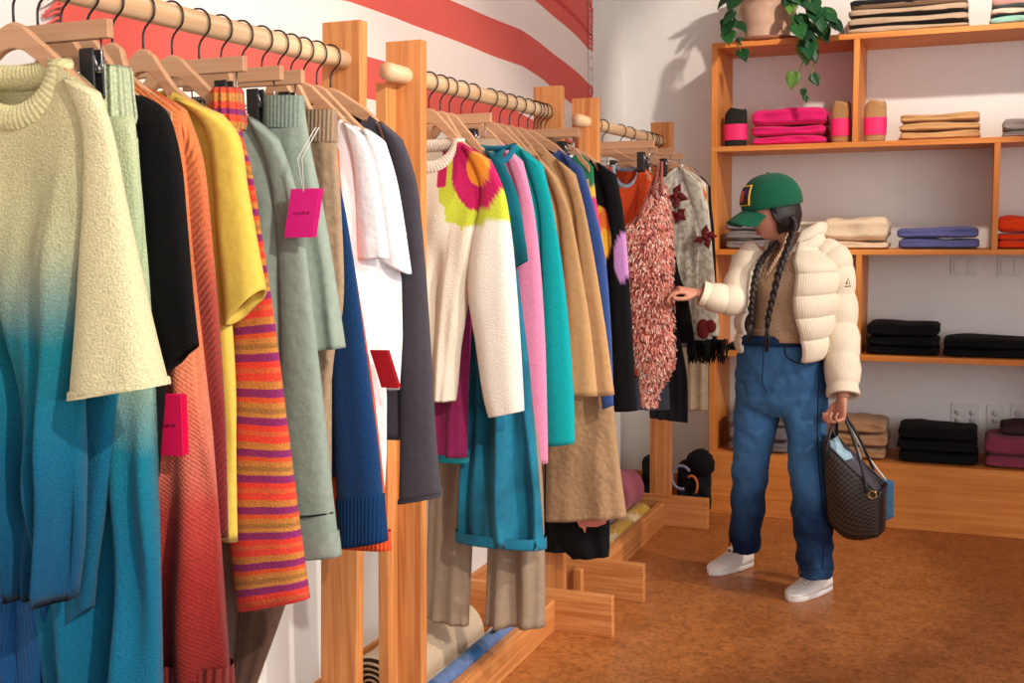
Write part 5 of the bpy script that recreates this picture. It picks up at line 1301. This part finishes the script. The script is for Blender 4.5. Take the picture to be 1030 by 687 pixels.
seam('side_seam', [(824, 364), (823, 395), (822, 430), (823, 465), (826, 500), (828, 540), (827, 574)], .0022, NAV, 50)
seam('leg_hem_seam', [(806, 571), (818, 573), (836, 571)], .0014, NAV)
# --- puffer jacket
PUF = fabric('cream_corded_nylon', (236, 220, 194), 'rib', bump=.22, rough=.75, sheen=.15, vary=.03)
LIN_ = fabric('tan_lining', (176, 132, 92), 'plain', bump=.2)
def jacket_r(z, t_, inner=0):
    q = (z-JZ0)/(JZ1-JZ0)
    a = .170+.016*math.sin(PI*min(1, q*1.2))-.085*smooth(.74, 1, q); b = .140+.02*math.exp(-((q-.4)/.4)**2)-.055*smooth(.78, 1, q)
    puff = .017*abs(math.sin(PI*(q*5.4+.02)))**.55*(1-.3*smooth(.85, 1, q))
    return a+puff-inner, b+puff-inner
JZ0, JZ1 = zof(356), zof(243)
m = MB(); R = []; nz_ = 76; na = 72
def open_half(q, side):     # half width of the opening (radians); the right-hand panel hangs farther aside
    return (.74+.42*(1-smooth(0, .55, q)) if side > 0 else .36) if q < .85 else (.74 if side > 0 else .36)+.25*(q-.85)/.15
for i in range(nz_+1):
    q = i/nz_; z = JZ0+(JZ1-JZ0)*q; c = tors(z); a, b = jacket_r(z, 0); row = []
    t0 = open_half(q, 1)+.10; t1 = 2*PI-open_half(q, -1)
    for k in range(na+1):
        t_ = t0+(t1-t0)*k/na; e = min(1, min(k, na-k)/3.0)
        wob = 1+.018*noise.noise(Vector((t_*3, z*9, 1)))
        sag = -.018*math.exp(-((t_-t0)/.8)**2)*(1-q)
        row.append(c+TF*b*math.cos(t_)*wob*(.93+.07*e)+TS*a*math.sin(t_)*wob*(.95+.05*e)+Vector((0, 0, sag)))
    R.append(row)
m.grid(R); jk = obj('puffer_jacket', m, PUF, WOMAN, solid=.012, label='cream quilted puffer jacket, open')
m2 = MB(); R2 = []
for i in range(0, nz_+1, 4):
    q = i/nz_; z = JZ0+.01+(JZ1-JZ0-.01)*q; c = tors(z); a, b = .155-.085*smooth(.74, 1, q), .128-.055*smooth(.78, 1, q)
    t0 = open_half(q, 1)+.13; t1 = 2*PI-open_half(q, -1)-.03
    R2.append([c+TF*b*math.cos(t0+(t1-t0)*k/40)+TS*a*math.sin(t0+(t1-t0)*k/40) for k in range(41)])
m2.grid(R2); obj('lining', m2, LIN_, jk, solid=.002)
for kk in (0, na):
    m = MB(); m.tube([R[i][kk] for i in range(0, nz_+1, 2)], .0045, 8); obj('zip', m, simple('zip_cream', (240, 232, 220), .5), jk)
# collar: a standing padded funnel open at the front
m = MB(); R = []
for i in range(18):
    q = i/17; z = JZ1-.022+.092*q; c = tors(JZ1)+(Vector((.004, .006, 0))*q*5)-TF*.01+Vector((0, 0, z-JZ1)); a, b = .098-.012*q, .088-.006*q
    pf = .013*abs(math.sin(PI*q*2.0))**.6
    t0 = .55+.25*q
    R.append([c+TF*(b+pf)*math.cos(t0+(2*PI-2*t0)*k/44)*1.0+TS*(a+pf)*math.sin(t0+(2*PI-2*t0)*k/44)-Vector((0, 0, .045*max(0, math.cos(t0+(2*PI-2*t0)*k/44)))) for k in range(45)])
m.grid(R); obj('collar', m, PUF, jk, solid=.016)
def puff_sleeve(pts, rad, nb_, cuffmat=None, seed=0, flat=1.0):
    P_ = catmull([tuple(p)+(r,) for p, r in zip(pts, rad)], 90); m = MB()
    rr = []
    for i, q in enumerate(P_):
        t_ = i/89; pf = abs(math.sin(PI*t_*nb_))**.5
        rr.append(q[3]*(.90+.15*pf))
    m.tube([q[:3] for q in P_], rr, 28, caps=False)
    m.v = [tuple(Vector(v)*(1)+Vector((noise.noise(Vector(v)*22+Vector((seed, 0, 0))), noise.noise(Vector(v)*22+Vector((0, 7, seed))), 0))*.004) for v in m.v]
    return m, P_
mL, PL = puff_sleeve([Q(822, 252, 4.58), Q(834, 262, 4.575), Q(841, 285, 4.57), Q(844, 325, 4.56), Q(847, 365, 4.50), Q(848, 398, 4.445)], [.050, .078, .070, .068, .064, .056], 6.5, seed=1)
mR, PR = puff_sleeve([Q(766, 252, 4.54), Q(756, 262, 4.53), Q(746, 283, 4.46), Q(738, 300, 4.40), Q(722, 300, 4.365), Q(705, 295, 4.34)], [.050, .066, .060, .058, .053, .045], 5.5, seed=4)
for mm_, PP_, e in ((mL, PL, 1), (mR, PR, -1)):
    s = obj('sleeve', mm_, PUF, jk, solid=.006)
    m = MB(); q = PP_[-6:]; m.tube([x[:3] for x in q], [x[3]*.93 for x in q], 24, caps=False); obj('cuff', m, PUF, s, solid=.006)
m = MB(); p = Q(853, 283, 4.485); m.tube([p+Vector((-.006, 0, -.012)), p+Vector((.001, -.001, .014)), p+Vector((.007, 0, -.012)), p+Vector((-.008, 0, -.004))], .0022, 6); m.tube([p+Vector((-.012, 0, -.02)), p+Vector((.012, 0, -.018))], .0024, 6)
obj('sleeve_logo', m, simple('logo_grey', (70, 70, 78), .6), jk, label='small grey emblem on the sleeve')
# --- sneakers
SH = simple('white_leather', (236, 228, 220), .42, noise_s=18, vary=.02); SO = simple('white_rubber', (240, 236, 230), .5, vary=.01)
def sneaker(toe, heel):
    d = (toe-heel); d.z = 0; L_ = .262; d.normalize(); s = Vector((0, 0, 1)).cross(d); o = toe-d*L_; o.z = 0
    def W(x, y, z): return o+d*x+s*y+Vector((0, 0, z))
    def wid(x): 
        q = x/L_; return .034*(min(1, (q+.001)/.10))**.45*(1-.0*q)+.016*math.sin(PI*min(1, q*.95))*(q > 0) if q < .72 else (.034+.016*math.sin(PI*.72*.95))*max(0, 1-((q-.72)/.28)**2.4)**.5*1.0
    n = 30; t = None
    rows = []
    for z, k in ((0, .93), (.004, 1.02), (.016, 1.04), (.026, 1.02), (.027, .9)):
        row = []
        for i in range(n): row.append((L_*(.5-.5*math.cos(PI*i/(n-1))), 1))
        R = [W(x*1.0+(-.004 if i == 0 else 0), wid(x)*k, z) for i, (x, _) in enumerate(row)]+[W(x, -wid(x)*k, z) for x, _ in row[::-1]]
        rows.append(R)
    m = MB(); i0 = m.grid(rows, True); m.cap([i0+k for k in range(2*n)][::-1]); m.cap([i0+4*2*n+k for k in range(2*n)]); sole = m
    rows = []
    for i in range(34):
        q = i/33; x = L_*(.012+.972*q); w = wid(x)*.985
        h = interp([(0, .080), (.12, .092), (.3, .090), (.42, .078), (.58, .062), (.75, .050), (.9, .041), (1, .022)], q)*(.6+.4*min(1, q*12))
        row = []
        for k in range(25):
            a = PI*k/24; y = w*math.copysign(abs(math.cos(a))**.75, math.cos(a)); z = .022+(h-.022)*math.sin(a)**(.75 if q > .5 else .6)
            inn = 1-.38*max(0, (z-.045)/.05)*(q < .6)
            row.append(W(x, y*inn, z))
        rows.append(row)
    u = MB(); u.grid(rows)
    return sole, u, W, wid
def add_shoe(toe, heel):
    so, up, W, wid = sneaker(toe, heel)
    u = obj('sneaker', up, SH, WOMAN, solid=.004, label='white low leather sneaker'); obj('sole', so, SO, u)
    for i in range(5):
        x = .128+.017*i; z = interp([(.12, .083), (.15, .070), (.2, .055)], x); m = MB()
        m.tube([W(x, -.019, z-.005), W(x+.004, -.008, z+.003), W(x+.002, .008, z+.003), W(x, .019, z-.005)], .0028, 6); obj('lace', m, SO, u)
    m = MB(); m.tube([W(.105, .012, .088), W(.09, .03, .09), W(.118, .034, .078), W(.108, .012, .088), W(.09, -.022, .09), W(.12, -.03, .078), W(.108, -.01, .088)], .0024, 6); obj('lace', m, SO, u)
    m = MB(); m.tube([W(.062, .036, .024), W(.075, .038, .055), W(.10, .034, .07), W(.125, .024, .072)], .0018, 5); obj('side_seam', m, simple('shoe_seam', (200, 192, 184), .6), u)
add_shoe(P(714, 574, 'z', .02)*1.0, P(762, 560, 'z', .02)); add_shoe(P(794, 600, 'z', .02), P(840, 583, 'z', .02))

# ------------------------------------------------------------------ tote bag in her hand
BY = 4.40
hp = Q(846, 417, 4.415)
tb = thing('tote_bag', 'black tote bag with pale dotted chevron pattern held in her hand', 'bag', Q(855, 540, BY))
def tote_mat():
    m, nt, b = newmat('chevron_canvas'); b.inputs['Roughness'].default_value = .45; c = N(nt, 'ShaderNodeTexCoord'); sp = N(nt, 'ShaderNodeSeparateXYZ'); L(nt, c.outputs['UV'], sp.inputs[0])
    def M(op, a, bb=None, v=None):
        n = N(nt, 'ShaderNodeMath', operation=op)
        for i, x in enumerate((a, bb)):
            if x is None: continue
            if isinstance(x, (int, float)): n.inputs[i].default_value = x
            else: L(nt, x, n.inputs[i])
        return n.outputs[0]
    u = M('MULTIPLY', sp.outputs[0], 40.0); v = M('MULTIPLY', sp.outputs[1], 48.0)
    tri = M('ABSOLUTE', M('SUBTRACT', M('FRACT', u), .5))
    f = M('ABSOLUTE', M('SUBTRACT', M('FRACT', M('ADD', v, M('MULTIPLY', tri, 1.3))), .5))
    line = M('LESS_THAN', f, .12)
    dots = M('GREATER_THAN', M('SINE', M('MULTIPLY', sp.outputs[0], 26.0*6.283*9)), -.4)
    fac = M('MULTIPLY', line, dots)
    mx = N(nt, 'ShaderNodeMix', data_type='RGBA'); L(nt, fac, mx.inputs[0]); mx.inputs[6].default_value = lin((11, 10, 12)); mx.inputs[7].default_value = lin((112, 86, 64)); L(nt, mx.outputs[2], b.inputs['Base Color'])
    return m
BLK_ = simple('black_leather', (18, 17, 20), .4, bump=.1, noise_s=60)
def quadbag(front, Yf, Yb, n=14):
    """front face polygon corners: top-left, top-right, bottom-right, bottom-left in pixels"""
    tl, tr, br, bl = [Q(x, y, Yf) for x, y in front]; tl2, tr2, br2, bl2 = [Q(x, y, Yf)+Vector((0, Yb-Yf, 0)) for x, y in front]
    return tl, tr, br, bl, tl2, tr2, br2, bl2
m = MB(); Yf = BY-.05; Yb = BY+.10
fp = [(828, 446), (868, 483), (884, 500), (883, 541), (857, 545), (834, 524)]
rows = []; top_l = [(828, 444), (838, 453), (850, 465), (866, 480), (884, 497)]; bot = [(833, 523), (840, 533), (851, 541), (866, 543), (883, 540)]
tT = catmull(top_l, 17); bB = catmull(bot, 17)
def bpt(k, q, Y): return Q(tT[k][0]+(bB[k][0]-tT[k][0])*q, tT[k][1]+(bB[k][1]-tT[k][1])*q, Y)
front = [[bpt(k, i/12, Yf-.018*math.sin(PI*k/16)*math.sin(PI*i/12*.9+.2)+.012*i/12) for k in range(17)] for i in range(13)]
backp = [[p+Vector((.018, .125, .012)) for p in r] for r in front]
uvf = [[((k/16)*.40, i/12*.28) for k in range(17)] for i in range(13)]
m.grid(front, False, None, uvf); cv = obj('front_panel', m, tote_mat(), tb, solid=.003, label='black canvas with pale chevron dots')
m = MB(); m.grid(backp, False, None, uvf); obj('back_panel', m, tote_mat(), tb, solid=.003)
m = MB()
for col in (0, 16): m.grid([[front[i][col], front[i][col].lerp(backp[i][col], .5)+Vector(((-.012 if col == 0 else .006), 0, 0)), backp[i][col]] for i in range(13)])
m.grid([[front[12][k], backp[12][k]] for k in range(17)]); obj('gusset', m, BLK_, tb, solid=.003)
m = MB(); m.tube([front[0][k] for k in range(17)], .0045, 8); m.tube([backp[0][k] for k in range(17)], .0045, 8); m.tube([front[0][0], backp[0][0]], .0045, 6); m.tube([front[0][16], backp[0][16]], .0045, 6); obj('rim', m, BLK_, tb)
for rr, lab in ((front, 0), (backp, 1)):
    m = MB(); a, b = rr[0][2], rr[0][13]; off = Vector((0, .012*(1-2*lab)*-1, 0)); ht = hp+Vector((.004*lab, .01*lab-.002, -.004))
    pts = [a+Vector((0, 0, -.05))+off, a+off, a.lerp(ht, .6)+Vector((-.010, 0, .01)), ht+Vector((-.008, 0, .0)), ht+Vector((.008, 0, .002)), b.lerp(ht, .55)+Vector((.008, 0, .012)), b+off, b+Vector((0, 0, -.04))+off]
    c_ = catmull([tuple(p) for p in pts], 40); m.tube(c_, .0055, 8); obj('handle', m, BLK_, tb)
# dark lining flap and contents visible at the mouth
m = MB(); rr = []
for i in range(6):
    q = i/5; rr.append([(front[0][k].lerp(backp[0][k], .15+.7*q))+Vector((0, 0, -.03-.02*math.sin(PI*q)+.045*math.sin(PI*k/16)*q)) for k in range(17)])
m.grid(rr); obj('lining_flap', m, simple('plum_lining', (58, 50, 60), .6), tb, solid=.002)
m = MB(); c = front[0][15]; 
m.tube([c+Vector((-.01+.014*math.cos(a), -.014, -.012+.014*math.sin(a))) for a in [k/14*2*PI for k in range(15)]], .003, 6); obj('brass_snap', m, simple('brass', (190, 150, 90), .3, .9), tb)
m = MB(); a, b = Q(836, 447, BY), Q(852, 468, BY); rows = []
for i in range(6):
    q = i/5; p0 = a.lerp(b, q); rows.append([p0+Vector((0, .0, -.05)), p0+Vector((-.008, .01, .012+.01*math.sin(q*9))), p0+Vector((.02, .03, .02+.008*math.sin(q*7+2))), p0+Vector((.03, .04, -.04))])
m.grid(rows); pc = obj('pale_blue_scarf', m, fabric('pale_blue_silk', (168, 200, 216), 'plain', rough=.5), None, 'pale blue cloth crumpled in the mouth of the tote bag', 'scarf', solid=.002)
# blue pouch bag held behind the tote with white cord
m = MB(); a_, b_ = Q(868, 480, BY+.17), Q(899, 484, BY+.17); c_, d_ = Q(899, 520, BY+.17), Q(866, 534, BY+.17)
rows = []
for i in range(9):
    q = i/8; l, r = a_.lerp(d_, q), b_.lerp(c_, q); rows.append([l.lerp(r, k/12)+Vector((0, -.022*math.sin(PI*k/12), 0)) for k in range(13)]+[r.lerp(l, k/12)+Vector((0, .022*math.sin(PI*k/12)+.006, 0)) for k in range(13)])
i0 = m.grid(rows, True); m.cap([i0+k for k in range(26)]); m.cap([i0+8*26+k for k in range(26)])
bp = thing('blue_pouch', 'denim blue bag held behind the black tote by white cord handles', 'bag', (c_+d_)/2)
obj('pouch_body', m, fabric('pouch_blue', (58, 96, 128), 'plain', bump=.2), bp)
m = MB(); m.tube([tuple(q) for q in catmull([tuple(a_.lerp(b_, .15)), tuple(Q(862, 450, 4.47)), tuple(hp+Vector((.01, .012, 0))), tuple(Q(868, 452, 4.5)), tuple(a_.lerp(b_, .75))], 30)], .0035, 6); obj('cord_handle', m, simple('white_cord', (230, 228, 224), .6), bp)
